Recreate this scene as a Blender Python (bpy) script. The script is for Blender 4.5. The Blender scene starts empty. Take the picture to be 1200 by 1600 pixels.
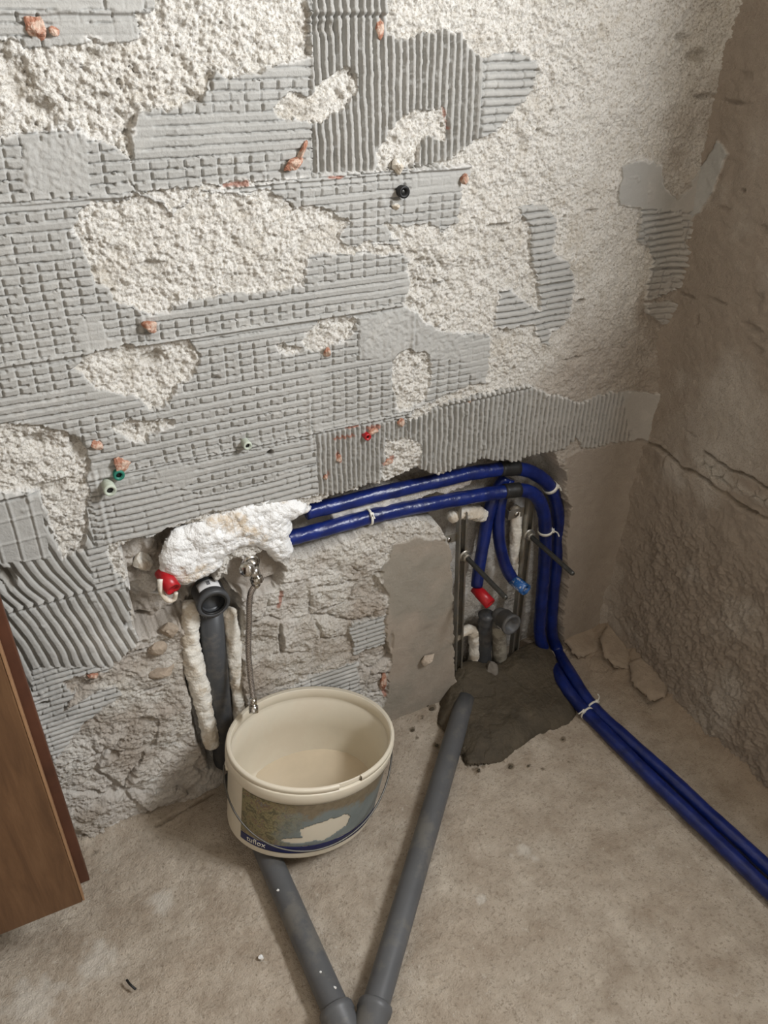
import bpy, math, random
import numpy as np
from mathutils import Vector, Matrix
SC = bpy.context.scene
COL = SC.collection
PI = math.pi

# ------------------------------------------------------------------ camera
CAM = np.array([-1.305355, -1.221701, 1.521891])
RW = np.array([[0.89422451, 0.233475, -0.38190567],      # rows: world x, y, z seen in camera axes
               [-0.44734085, 0.49619034, -0.74409765],
               [0.0157697, 0.83623237, 0.54814847]])
FPX = 1251.345
cd = bpy.data.cameras.new('camera'); cam = bpy.data.objects.new('camera', cd); COL.objects.link(cam)
M = Matrix.Identity(4)
for i in range(3):
    for j in range(3): M[i][j] = RW[i][j]
    M[i][3] = CAM[i]
cam.matrix_world = M
cd.sensor_fit = 'VERTICAL'; cd.sensor_height = 36.0; cd.lens = 36.0 * FPX / 1600.0; cd.clip_start = 0.02
SC.camera = cam

# ------------------------------------------------------------------ light
SC.view_settings.view_transform = 'Standard'; SC.view_settings.look = 'None'
SC.view_settings.gamma = 1.0; SC.view_settings.use_curve_mapping = False
SC.view_settings.exposure = 0.0
wd = bpy.data.worlds.new('world'); SC.world = wd; wd.use_nodes = True
wd.node_tree.nodes['Background'].inputs[0].default_value = (0.75, 0.85, 1.0, 1)
wd.node_tree.nodes['Background'].inputs[1].default_value = 0.12
def area(name, loc, rot, sx, sy, power, col):
    l = bpy.data.lights.new(name, 'AREA'); l.shape = 'RECTANGLE'; l.size = sx; l.size_y = sy
    l.energy = power; l.color = col
    o = bpy.data.objects.new(name, l); COL.objects.link(o); o.location = loc; o.rotation_euler = rot
    return o
# daylight through the window opening in the right wall (x=0, in front of the camera's right hand)
area('window_daylight', (0.06, -1.26, 1.95), (0, PI / 2, 0), 0.55, 0.60, 74, (0.95, 0.975, 1.0))
# added fill light behind the camera, lifts the right wall and the shadows
area('rear_fill', (-1.5, -3.06, 1.1), (PI / 2, 0, 0), 0.85, 1.9, 7.5, (1.0, 0.95, 0.87))

# ------------------------------------------------------------------ photo pixel -> point on a surface of the room
def _dir(px, py):
    return RW @ np.array([px - 600.0, -(py - 800.0), -FPX])
def on_wall(px, py, y=0.0):
    d = _dir(px, py); return Vector(CAM + d * ((y - CAM[1]) / d[1]))
def on_floor(px, py, z=0.0):
    d = _dir(px, py); return Vector(CAM + d * ((z - CAM[2]) / d[2]))
def on_right(px, py, x=0.0):
    d = _dir(px, py); return Vector(CAM + d * ((x - CAM[0]) / d[0]))
def wpoly(pts): return [(v.x, v.z) for v in (on_wall(*p) for p in pts)]
def fpoly(pts, z=0.0): return [(v.x, v.y) for v in (on_floor(p[0], p[1], z) for p in pts)]
def rpoly(pts): return [(v.y, v.z) for v in (on_right(*p) for p in pts)]

# ------------------------------------------------------------------ noise
def _h(i, j, s):
    n = (i.astype(np.int64) * 374761393 + j.astype(np.int64) * 668265263 + s * 974634777) & 0x7fffffff
    n = ((n ^ (n >> 13)) * 1274126177) & 0x7fffffff
    n = ((n ^ (n >> 16)) * 668265263) & 0x7fffffff
    return (n ^ (n >> 15)) / float(0x7fffffff)
def vn(x, y, s=0):
    xi = np.floor(x); yi = np.floor(y); fx = x - xi; fy = y - yi
    xi = xi.astype(np.int64); yi = yi.astype(np.int64)
    u = fx * fx * (3 - 2 * fx); v = fy * fy * (3 - 2 * fy)
    a = _h(xi, yi, s); b = _h(xi + 1, yi, s); c = _h(xi, yi + 1, s); d = _h(xi + 1, yi + 1, s)
    return (a + (b - a) * u) * (1 - v) + (c + (d - c) * u) * v
def fbm(x, y, sc, octv, s=0, gain=0.5):            # sc: largest feature size in metres; result about -1..1
    t = 0; a = 1.0; n = 0
    for k in range(octv):
        t = t + a * (vn(x / sc * 2 ** k + 17.3 * k, y / sc * 2 ** k - 9.1 * k, s + k) * 2 - 1); n += a; a *= gain
    return t / n
def worley(x, y, sc, s=0):
    x = x / sc; y = y / sc; xi = np.floor(x).astype(np.int64); yi = np.floor(y).astype(np.int64)
    f1 = np.full(x.shape, 9.0); f2 = np.full(x.shape, 9.0); idv = np.zeros(x.shape)
    for dx in (-1, 0, 1):
        for dy in (-1, 0, 1):
            cx = xi + dx; cy = yi + dy
            d = np.hypot(cx + _h(cx, cy, s) - x, cy + _h(cx, cy, s + 5) - y)
            hv = _h(cx, cy, s + 9)
            m = d < f1
            f2 = np.where(m, f1, np.minimum(f2, d)); idv = np.where(m, hv, idv); f1 = np.where(m, d, f1)
    return f1, f2, idv
def sstep(a, b, x):
    t = np.clip((x - a) / (b - a), 0, 1); return t * t * (3 - 2 * t)
def sdf(poly, X, Y, pad=0.03):
    """signed distance, positive inside; computed only near the polygon"""
    P = np.array(poly); out = np.full(X.shape, -pad)
    m = (X > P[:, 0].min() - pad) & (X < P[:, 0].max() + pad) & (Y > P[:, 1].min() - pad) & (Y < P[:, 1].max() + pad)
    if not m.any(): return out
    x = X[m]; y = Y[m]; d = np.full(x.shape, 1e9); ins = np.zeros(x.shape, bool)
    for k in range(len(P)):
        ax, ay = P[k]; bx, by = P[(k + 1) % len(P)]
        ex, ey = bx - ax, by - ay; L = ex * ex + ey * ey + 1e-12
        t = np.clip(((x - ax) * ex + (y - ay) * ey) / L, 0, 1)
        d = np.minimum(d, (x - ax - t * ex) ** 2 + (y - ay - t * ey) ** 2)
        c = ((ay > y) != (by > y))
        if abs(ey) > 1e-12: ins ^= c & (x < ax + (y - ay) * ex / ey)
    d = np.sqrt(d); out[m] = np.maximum(np.where(ins, d, -d), -pad)
    return out
def seg(pts, X, Y):
    """distance to a polyline"""
    d = np.full(X.shape, 1e9)
    for (ax, ay), (bx, by) in zip(pts[:-1], pts[1:]):
        ex, ey = bx - ax, by - ay; L = ex * ex + ey * ey + 1e-12
        t = np.clip(((X - ax) * ex + (Y - ay) * ey) / L, 0, 1)
        d = np.minimum(d, np.hypot(X - ax - t * ex, Y - ay - t * ey))
    return d

# ------------------------------------------------------------------ mesh helpers
def tag(o, label=None, cat=None, group=None, kind=None):
    if label: o['label'] = label
    if cat: o['category'] = cat
    if group: o['group'] = group
    if kind: o['kind'] = kind
    return o
def mesh_obj(name, V, F, mat, parent=None, smooth=True):
    me = bpy.data.meshes.new(name); me.from_pydata([tuple(v) for v in V], [], F)
    me.materials.append(mat); me.validate()
    if smooth: me.polygons.foreach_set('use_smooth', [True] * len(me.polygons))
    me.update(); o = bpy.data.objects.new(name, me); COL.objects.link(o)
    if parent: o.parent = parent
    return o
def empty(name, loc=(0, 0, 0)):
    o = bpy.data.objects.new(name, None); o.empty_display_size = 0.02; COL.objects.link(o); o.location = loc; return o
def grid_obj(name, P, mat, attrs=None, extra=None, mats=None, flip=False, keep=None):
    """P: (n,m,3) array -> one mesh; attrs: {name: (n,m,3)}; extra: boxes (V,F) joined in the same mesh"""
    n, m, _ = P.shape
    co = P.reshape(-1, 3)
    idx = np.arange(n * m).reshape(n, m)
    q = np.stack([idx[:-1, :-1], idx[:-1, 1:], idx[1:, 1:], idx[1:, :-1]], -1).reshape(-1, 4)
    if flip: q = q[:, ::-1]
    if keep is not None:
        kk = keep.reshape(-1); q = q[kk[q].all(1)]
        used = np.zeros(n * m, bool); used[q] = True
        remap = np.cumsum(used) - 1; co = co[used]; q = remap[q]
    else: used = np.ones(n * m, bool)
    nb = len(co)
    if extra:
        ev, ef = extra; co = np.vstack([co, np.array(ev)]); q = np.vstack([q, np.array(ef) + nb])
    me = bpy.data.meshes.new(name)
    me.vertices.add(len(co)); me.vertices.foreach_set('co', co.astype(np.float32).ravel())
    me.loops.add(q.size); me.loops.foreach_set('vertex_index', q.astype(np.int32).ravel())
    me.polygons.add(len(q)); me.polygons.foreach_set('loop_start', (np.arange(len(q)) * 4).astype(np.int32))
    try: me.polygons.foreach_set('loop_total', np.full(len(q), 4, np.int32))
    except Exception: pass
    me.polygons.foreach_set('use_smooth', np.ones(len(q), bool))
    for k, a in (attrs or {}).items():
        at = me.attributes.new(k, 'FLOAT_COLOR', 'POINT')
        buf = np.zeros((len(co), 4), np.float32); buf[:, 3] = 1
        buf[:nb, :3] = a.reshape(-1, 3)[used]
        at.data.foreach_set('color', buf.ravel())
    me.materials.append(mat); me.update(calc_edges=True); me.validate()
    o = bpy.data.objects.new(name, me); COL.objects.link(o)
    return o
def box_vf(boxes):
    V = []; F = []
    for (x0, y0, z0, x1, y1, z1) in boxes:
        b = len(V)
        V += [(x0, y0, z0), (x1, y0, z0), (x1, y1, z0), (x0, y1, z0), (x0, y0, z1), (x1, y0, z1), (x1, y1, z1), (x0, y1, z1)]
        F += [(b, b + 3, b + 2, b + 1), (b + 4, b + 5, b + 6, b + 7), (b, b + 1, b + 5, b + 4), (b + 1, b + 2, b + 6, b + 5),
              (b + 2, b + 3, b + 7, b + 6), (b + 3, b, b + 4, b + 7)]
    return V, F
def boxes(name, bs, mat, parent=None, bevel=0.0):
    V, F = box_vf(bs); o = mesh_obj(name, V, F, mat, parent, smooth=False)
    if bevel:
        md = o.modifiers.new('bevel', 'BEVEL'); md.width = bevel; md.segments = 2; md.limit_method = 'ANGLE'
    return o
def catmull(pts, n=10):
    pts = [Vector(p) for p in pts]; P = [pts[0] * 2 - pts[1]] + pts + [pts[-1] * 2 - pts[-2]]; out = []
    for i in range(1, len(P) - 2):
        a, b, c, d = P[i - 1:i + 3]
        for k in range(n):
            t = k / n
            out.append(0.5 * ((2 * b) + (c - a) * t + (2 * a - 5 * b + 4 * c - d) * t * t + (3 * b - a - 3 * c + d) * t ** 3))
    out.append(pts[-1]); return out
def tube_vf(path, rad, seg_n=24, cap=True, ring=None):
    """rad: number or f(i, t)->radius; ring: f(i, k)-> radius factor"""
    path = [Vector(p) for p in path]; n = len(path); V = []; F = []
    t0 = (path[1] - path[0]).normalized()
    up = Vector((0, 0, 1)) if abs(t0.z) < 0.9 else Vector((1, 0, 0))
    nrm = (up - t0 * up.dot(t0)).normalized()
    for i, p in enumerate(path):
        t = (path[min(i + 1, n - 1)] - path[max(i - 1, 0)]).normalized()
        nrm = (nrm - t * nrm.dot(t)).normalized(); b = t.cross(nrm)
        r = rad(i, i / (n - 1)) if callable(rad) else rad
        for k in range(seg_n):
            a = 2 * PI * k / seg_n; rr = r * (ring(i, k) if ring else 1)
            V.append(p + nrm * math.cos(a) * rr + b * math.sin(a) * rr)
    for i in range(n - 1):
        for k in range(seg_n):
            k2 = (k + 1) % seg_n
            F.append((i * seg_n + k, i * seg_n + k2, (i + 1) * seg_n + k2, (i + 1) * seg_n + k))
    if cap:
        F.append(tuple(range(seg_n - 1, -1, -1))); F.append(tuple(range((n - 1) * seg_n, n * seg_n)))
    return V, F
def tube(name, path, rad, mat, parent=None, seg_n=24, cap=True, ring=None):
    V, F = tube_vf(path, rad, seg_n, cap, ring); return mesh_obj(name, V, F, mat, parent)
def lathe(name, prof, p0, axis, mat, parent=None, seg_n=32, squash=None):
    """prof: [(distance along axis, radius)]; closed when it returns to the start"""
    a = Vector(axis).normalized(); p0 = Vector(p0)
    up = Vector((0, 0, 1)) if abs(a.z) < 0.9 else Vector((1, 0, 0))
    n1 = (up - a * up.dot(a)).normalized(); n2 = a.cross(n1); V = []; F = []
    for (t, r) in prof:
        for k in range(seg_n):
            an = 2 * PI * k / seg_n; V.append(p0 + a * t + n1 * math.cos(an) * r + n2 * math.sin(an) * r)
    for i in range(len(prof) - 1):
        for k in range(seg_n):
            k2 = (k + 1) % seg_n; F.append((i * seg_n + k, i * seg_n + k2, (i + 1) * seg_n + k2, (i + 1) * seg_n + k))
    return mesh_obj(name, V, F, mat, parent)

# ------------------------------------------------------------------ materials
class NT:
    def __init__(s, name, rough=0.8, spec=0.3, metal=0.0):
        s.m = bpy.data.materials.new(name); s.m.use_nodes = True; s.t = s.m.node_tree; s.b = s.t.nodes['Principled BSDF']
        s.b.inputs['Roughness'].default_value = rough; s.b.inputs['Specular IOR Level'].default_value = spec; s.b.inputs['Metallic'].default_value = metal
        s.co = s.t.nodes.new('ShaderNodeTexCoord')
    def n(s, t, **k):
        o = s.t.nodes.new(t)
        for a, b in k.items(): setattr(o, a, b)
        return o
    def l(s, a, b): s.t.links.new(a, b)
    def noise(s, scale, detail=4, rough=0.6, dist=0.0, vec=None):
        o = s.n('ShaderNodeTexNoise'); o.inputs['Scale'].default_value = scale; o.inputs['Detail'].default_value = detail
        o.inputs['Roughness'].default_value = rough; o.inputs['Distortion'].default_value = dist
        s.l(vec or s.co.outputs['Object'], o.inputs['Vector']); return o.outputs[0]
    def ramp(s, fac, stops):
        o = s.n('ShaderNodeValToRGB'); e = o.color_ramp.elements
        while len(e) < len(stops): e.new(0.5)
        for x, (p, c) in zip(e, stops): x.position = p; x.color = (*c, 1) if len(c) == 3 else c
        s.l(fac, o.inputs[0]); return o.outputs[0]
    def mix(s, f, a, b, mode='MIX'):
        o = s.n('ShaderNodeMix'); o.data_type = 'RGBA'; o.blend_type = mode
        for sk, v in ((o.inputs[0], f), (o.inputs[6], a), (o.inputs[7], b)):
            if isinstance(v, (int, float)): sk.default_value = v
            elif isinstance(v, tuple): sk.default_value = (*v, 1)
            else: s.l(v, sk)
        return o.outputs[2]
    def math(s, op, a, b=0.0):
        o = s.n('ShaderNodeMath', operation=op)
        for sk, v in ((o.inputs[0], a), (o.inputs[1], b)):
            if isinstance(v, (int, float)): sk.default_value = v
            else: s.l(v, sk)
        return o.outputs[0]
    def bump(s, h, strength, dist):
        o = s.n('ShaderNodeBump'); o.inputs['Strength'].default_value = strength; o.inputs['Distance'].default_value = dist
        s.l(h, o.inputs['Height']); s.l(o.outputs[0], s.b.inputs['Normal']); return o
    def color(s, c):
        if isinstance(c, tuple): s.b.inputs['Base Color'].default_value = (*c, 1)
        else: s.l(c, s.b.inputs['Base Color'])
        return s
def simple(name, c, rough=0.6, spec=0.4, metal=0.0, var=0.12, scale=40, bump=0.0, bscale=200, dirt_tone=None):
    t = NT(name, rough, spec, metal)
    n = t.noise(scale, 5)
    lo = tuple(max(0, v * (1 - var)) for v in c); hi = tuple(min(1, v * (1 + var)) for v in c)
    col = t.ramp(n, [(0.3, lo), (0.7, hi)])
    if dirt_tone:
        dc, amount, ds = dirt_tone
        f = t.ramp(t.noise(ds, 6, 0.7), [(0.62 - amount * 0.3, (0, 0, 0)), (0.72 - amount * 0.3, (1, 1, 1))])
        col = t.mix(f, col, dc)
    t.color(col)
    if bump: t.bump(t.noise(bscale, 4), 1.0, bump)
    return t.m

def wall_material():
    t = NT('wall_relief', 0.92, 0.15)
    a1 = t.n('ShaderNodeAttribute', attribute_name='mask_a'); a2 = t.n('ShaderNodeAttribute', attribute_name='mask_b')
    s1 = t.n('ShaderNodeSeparateColor'); s2 = t.n('ShaderNodeSeparateColor')
    t.l(a1.outputs['Color'], s1.inputs[0]); t.l(a2.outputs['Color'], s2.inputs[0])
    adh, mort, beige = s1.outputs; dust, red, dirt_tone = s2.outputs
    big = t.noise(5, 4, 0.6); mid = t.noise(40, 5, 0.65); fine = t.noise(260, 4, 0.7)
    plaster = t.mix(mid, (0.62, 0.585, 0.52), (0.90, 0.88, 0.84))
    plaster = t.mix(t.ramp(fine, [(0.50, (0, 0, 0)), (0.66, (1, 1, 1))]), plaster, (0.40, 0.35, 0.28))
    plaster = t.mix(t.ramp(t.noise(9, 6, 0.7), [(0.52, (0, 0, 0)), (0.72, (0.6, 0.6, 0.6))]), plaster, (0.52, 0.46, 0.37))
    glue = t.mix(big, (0.36, 0.355, 0.335), (0.455, 0.445, 0.42))
    glue = t.mix(t.ramp(t.noise(22, 5, 0.7), [(0.55, (0, 0, 0)), (0.75, (0.45, 0.45, 0.45))]), glue, (0.58, 0.56, 0.52))
    mortar = t.mix(mid, (0.255, 0.23, 0.19), (0.35, 0.32, 0.27))
    bei = t.mix(mid, (0.325, 0.27, 0.22), (0.45, 0.385, 0.32))
    c = t.mix(adh, plaster, glue); c = t.mix(mort, c, mortar); c = t.mix(beige, c, bei)
    c = t.mix(dust, c, (0.84, 0.82, 0.78)); c = t.mix(dirt_tone, c, (0.20, 0.155, 0.10)); c = t.mix(red, c, (0.42, 0.17, 0.11))
    t.color(c)
    hb = t.math('ADD', t.math('MULTIPLY', t.noise(420, 3, 0.7), 0.6), t.noise(150, 5, 0.75))
    t.bump(t.math('MULTIPLY', hb, t.math('SUBTRACT', 1.0, t.math('MULTIPLY', t.math('MAXIMUM', adh, mort), 0.72))), 0.9, 0.0045)
    return t.m
M_WALL = wall_material()

# ------------------------------------------------------------------ wall_back: relief of glue beds, hacked plaster and pipe chases
def axis_coords(lo, a, b, hi, step, coarse=0.06):
    A = np.arange(a, b + 1e-9, step)
    L = np.linspace(lo, a, max(2, int((a - lo) / coarse) + 1))[:-1] if lo < a - 1e-6 else np.array([])
    H = np.linspace(b, hi, max(2, int((hi - b) / coarse) + 1))[1:] if hi > b + 1e-6 else np.array([])
    return np.concatenate([L, A, H])
xs = axis_coords(-2.62, -1.62, 0.03, 0.03, 0.0015)
zs = axis_coords(-0.06, -0.06, 1.56, 2.60, 0.0015)
X, Z = np.meshgrid(xs, zs, indexing='ij')
def raggedX(a, s): return X + a * fbm(X, Z, 0.030, 5, s, 0.68)
def raggedZ(a, s): return Z + a * fbm(X, Z, 0.030, 5, s, 0.68)
RX, RZ = raggedX(0.012, 11), raggedZ(0.012, 31)
JIT = 0.0011 * fbm(X, Z, 0.007, 2, 21)
DEP = 1.0 + 0.45 * fbm(X, Z, 0.035, 3, 22)

ADD = [
 [(-60,200),(0,208),(60,205),(125,195),(165,225),(200,245),(212,262),(205,285),(215,300),(230,305),(262,332),(280,318),(300,302),(490,272),(605,264),(737,256),(735,275),(718,290),(716,350),(690,362),(668,348),(652,352),(640,365),
  (640,440),(630,472),(650,482),(678,515),(700,520),(766,520),(768,545),(758,600),(720,608),(650,635),(638,655),(720,622),(800,602),(830,602),(862,616),(905,628),(960,610),(1026,608),(1024,640),(1005,680),(975,690),(908,702),
  (900,684),(880,702),(838,716),(800,724),(740,727),(700,738),(685,736),(650,742),(620,740),(600,748),(575,757),(520,772),(440,782),(330,800),(270,824),(215,840),(168,852),(172,880),(190,905),(208,918),(205,960),(214,1000),(165,1048),(130,1062),(95,1112),(60,1130),(-60,1130)],
 [(-60,-40),(235,-40),(245,15),(210,20),(216,62),(198,64),(150,60),(120,72),(85,72),(38,80),(20,62),(-60,60)],
 [(475,-40),(590,-40),(600,-5),(606,45),(625,64),(650,60),(662,52),(672,58),(686,48),(706,42),(724,47),(734,74),(752,92),(775,88),(802,80),(838,92),(835,120),(818,156),(795,186),(770,206),(740,215),(715,240),(695,252),(655,258),(490,275),
  (215,300),(205,280),(205,200),(212,178),(240,172),(290,162),(318,160),(318,147),(328,112),(362,114),(432,108),(442,95),(486,90),(478,40)],
 [(808,322),(855,320),(868,350),(862,385),(888,415),(897,440),(890,490),(880,510),(860,515),(858,540),(838,525),(835,510),(770,512),(768,490),(785,455),(802,450),(815,470),(845,485),(840,440),(828,400),(832,365),(815,338)],
 [(965,320),(972,262),(990,247),(1032,255),(1038,292),(1058,312),(1085,262),(1110,252),(1120,215),(1136,245),(1115,290),(1094,330),(1080,352),(1062,372),(1078,400),(1060,440),(1020,465),(1004,465),(1012,430),(1020,400),(998,375),(1000,330)],
 [(1006,470),(1050,468),(1056,485),(1030,504),(1012,492)],
 [(55,1125),(110,1100),(180,1066),(188,1085),(125,1130),(85,1195)],
 [(435,1086),(470,1060),(560,1032),(563,1095),(460,1110)],
 [(545,975),(600,962),(602,1005),(550,1022)],
]
CUT = [
 [(120,332),(140,316),(215,303),(240,320),(268,337),(285,320),(300,303),(420,300),(450,312),(465,327),(510,331),(550,345),(530,360),(535,378),(562,383),(640,382),(640,392),(480,398),(472,448),(268,470),(262,482),(222,486),(186,470),(175,446),(152,440),(130,400),(118,360)],
 [(115,572),(150,546),(232,540),(300,530),(310,560),(296,585),(275,600),(264,625),(240,640),(202,620),(150,605)],
 [(468,530),(480,515),(500,500),(550,492),(556,515),(546,528),(500,546),(476,545)],
 [(430,545),(440,535),(470,545),(465,552)],
 [(-60,664),(0,664),(42,661),(100,672),(126,690),(136,720),(139,760),(133,800),(129,855),(96,872),(76,820),(62,770),(0,762),(-60,764)],
 [(170,665),(205,657),(268,655),(269,668),(230,676),(225,688),(186,681)],
 [(610,562),(632,545),(668,555),(668,600),(660,626),(620,642),(612,602)],
 [(600,682),(655,690),(655,738),(638,746),(612,756),(598,735)],
 [(428,165),(445,150),(480,145),(510,128),(540,110),(556,120),(558,145),(540,170),(510,189),(470,186),(440,181)],
 [(604,202),(630,178),(660,172),(690,166),(698,180),(696,210),(692,222),(664,212),(655,232),(655,250),(640,256),(596,262),(590,240)],
 [(640,352),(655,350),(640,440),(636,400),(600,352)],
 [(95,1066),(128,1056),(160,1046),(150,1062),(110,1080)],
]
m_adh = np.full(X.shape, -0.03)
for p in ADD: m_adh = np.maximum(m_adh, sdf(wpoly(p), RX, RZ))
for p in CUT: m_adh = np.minimum(m_adh, -sdf(wpoly(p), RX, RZ))
adh = sstep(-0.0006, 0.0012, m_adh)

# region kinds of the comb pattern
kind = np.zeros(X.shape, int)
def region(pts, k, jit=0):
    kind[sdf(wpoly(pts), X, Z, 0.001) > 0] = k
region([(486,-60),(612,-60),(620,40),(752,40),(752,215),(690,262),(486,270)], 1)
region([(634,655),(648,640),(800,598),(1032,590),(1032,700),(880,725),(620,765)], 1)
region([(492,675),(634,655),(640,785),(495,785)], 7)
region([(-60,765),(128,770),(150,860),(160,1060),(60,1140),(-60,1140)], 2)
region([(150,915),(215,900),(220,1060),(150,1060)], 2)
region([(-60,765),(60,768),(78,870),(-60,885)], 3)
region([(140,775),(200,762),(250,752),(310,770),(300,812),(165,860)], 4)
region([(300,812),(300,775),(400,755),(495,722),(495,790)], 4)
region([(135,855),(215,838),(215,915),(150,925)], 4)
region([(430,1030),(600,960),(600,1120),(430,1120)], 4)
region([(50,1040),(190,1040),(190,1200),(50,1200)], 4)
region([(752,60),(900,60),(900,250),(752,220)], 4)
region([(800,300),(920,300),(920,560),(760,560)], 4)
region([(965,240),(1150,200),(1150,330),(965,325)], 5)
region([(1000,330),(1060,330),(1060,440),(1010,400)], 4)
region([(968,600),(1035,600),(1030,700),(985,700)], 5)
region([(90,215),(135,215),(140,300),(35,300),(35,225)], 6)
region([(630,475),(700,470),(720,560),(560,560),(560,500)], 6)

P = 0.01356
wob = 0.0012 * fbm(X, Z, 0.05, 3, 71) + 0.0022 * fbm(X, Z, 0.4, 2, 72)
zz = Z + wob
TW, TH = 0.290, 0.2172
zrow = (zz - 0.766 - 0.075) / TH; trow = np.floor(zrow).astype(int)
# shift of tile columns per row
offs = np.where(trow % 2 == 0, 0.0, 0.0)
tcol = np.floor((X + 0.81) / TW).astype(int)
def groove(u, w, P_):        # u in [0,1) position in period, groove centred at 0; w width in metres
    d = np.minimum(u, 1 - u) * P_
    return 1 - sstep(w * 0.35, w, d)
zz = zz + JIT; r = zz / P; row = np.floor(r); fr = r - row
th = _h(row.astype(int), tcol, 3)
brick = (th < 0.68)
# horizontal groove (lies at the bottom of each row), partly interrupted in brick rows
noff = _h(tcol, trow, 8)
nu = (X + wob * 1.5) / 0.0242 + noff; nfr = nu - np.floor(nu); nidx = np.floor(nu).astype(int)
cellrnd = _h(row.astype(int), nidx, 5)
hg = groove(fr, 0.0026, P)
interrupted = brick & (cellrnd < 0.45)
hg = np.where(interrupted & (nfr > 0.55), hg * 0.12, hg)
vg = groove(nfr, 0.0024, 0.0242)
frv = sstep(0.12, 0.25, fr) * 1.0
vg = np.where(brick & (cellrnd < 0.92), vg, 0) * np.where(cellrnd < 0.5, sstep(0.95, 0.75, fr), 1)
# sloping lap inside a row, brighter lip on top
lap = 0.0010 * (fr ** 3) - 0.0005 * (1 - fr)
colpatch = fbm(X, Z, 0.09, 2, 91)
smoothpatch = sstep(0.42, 0.5, colpatch)                     # places where the glue was smeared flat
pat0 = -0.0058 * DEP * np.maximum(hg, vg * 0.85) + 1.9 * lap
pat0 = pat0 * (1 - smoothpatch * 0.8)
# vertical notches of the trowel
def vcomb(period, tilt, wobble, depth, s, w=0.0030):
    u = (X + tilt * (Z - 1.0) + wobble * fbm(X, Z, 0.06, 3, s)) / period
    u = u + JIT / period; f = u - np.floor(u)
    return -depth * DEP * groove(f, w, period) - 0.0005 * np.cos(f * 2 * PI) * 0 + 0.0005 * (f - 0.5), np.floor(u).astype(int)
pat1, _i = vcomb(0.0118, 0.03, 0.0035, 0.0085, 51, 0.0036)
pat7, _i = vcomb(0.0102, 0.02, 0.003, 0.0062, 52, 0.0030)
# wavy diagonal comb
z2 = (Z - 0.60)
seamz = 0.549 + 0.075
side = np.where(Z > seamz, 1.0, 0.0)
bend = np.where(Z > seamz, 0.16 * np.clip(seamz + 0.11 - Z, 0, 0.11) ** 2 / 0.11, 0.0)
u2 = (X + 0.22 * (Z - seamz) - bend * 1.1 + 0.006 * fbm(X, Z, 0.09, 3, 53)) / 0.0165
f2_ = u2 - np.floor(u2)
pat2 = -0.0085 * DEP * groove(f2_, 0.0040, 0.0165) + 0.0016 * np.sin(f2_ * PI) * (0.6 + 0.6 * fbm(X, Z, 0.02, 3, 54))
# large grid
u3 = (X + 0.002 * fbm(X, Z, 0.08, 2, 55)) / 0.030; f3 = u3 - np.floor(u3); v3 = Z / 0.042; g3 = v3 - np.floor(v3)
pat3 = 0.0016 * groove(f3, 0.0028, 0.030) + 0.0013 * groove(g3, 0.0035, 0.042) - 0.0016 * groove((f3 + 0.14) % 1, 0.0022, 0.030)
# plain rounded ridges
z4 = Z + JIT + 0.0045 * fbm(X, Z * 0.3, 0.14, 2, 56) + 0.0012 * fbm(X, Z, 0.03, 2, 57)
u4 = z4 / 0.0126; f4 = u4 - np.floor(u4)
pat4 = 0.0036 * (np.sin(f4 * PI) ** 0.6 - 0.75) - 0.0045 * DEP * groove(f4, 0.0026, 0.0126)
pat4 = pat4 - 0.003 * groove((nfr + 0.3) % 1, 0.002, 0.0242) * (cellrnd < 0.35)
pat6 = 0.0022 * fbm(X, Z, 0.006, 3, 58)
pat = np.choose(kind, [pat0, pat1, pat2, pat3, pat4, np.zeros_like(pat0), pat6, pat7])
# joints of the removed tiles: raised lips with a groove under them
lip = np.zeros(X.shape); seam_m = np.zeros(X.shape)
for k, zc in enumerate((0.549, 0.766, 0.980, 1.200, 1.417)):
    zc = zc + 0.075; d = Z + 0.0025 * fbm(X, Z * 0 + k, 0.12, 3, 60 + k) - zc
    lip += 0.0038 * np.exp(-(d / 0.0035) ** 2) - 0.0045 * np.exp(-((d + 0.0065) / 0.0022) ** 2)
    seam_m = np.maximum(seam_m, np.exp(-(d / 0.004) ** 2))
for (xc, z0, z1, k) in ((-0.808, 1.275, 1.6, 1), (-0.52, 1.275, 1.6, 2), (-0.63, 0.69, 1.06, 3), (-0.835, 0.80, 0.93, 4), (-1.215, 0.60, 0.86, 5), (-1.10, 1.05, 1.28, 6)):
    d = X + 0.0025 * fbm(X * 0 + k, Z, 0.1, 3, 66 + k) - xc; w = sstep(z0, z0 + 0.01, Z) * sstep(z1, z1 - 0.01, Z)
    lip += w * (0.0022 * np.exp(-(d / 0.0032) ** 2) - 0.0020 * np.exp(-((d - 0.006) / 0.0022) ** 2))
blob = sstep(0.55, 0.8, fbm(X, Z, 0.03, 3, 77)) * 0.002
h_adh = 0.0050 + pat + lip + 0.0025 * fbm(X, Z, 0.25, 3, 40) + 0.0005 * fbm(X, Z, 0.008, 3, 41) + blob * 1.3
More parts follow.
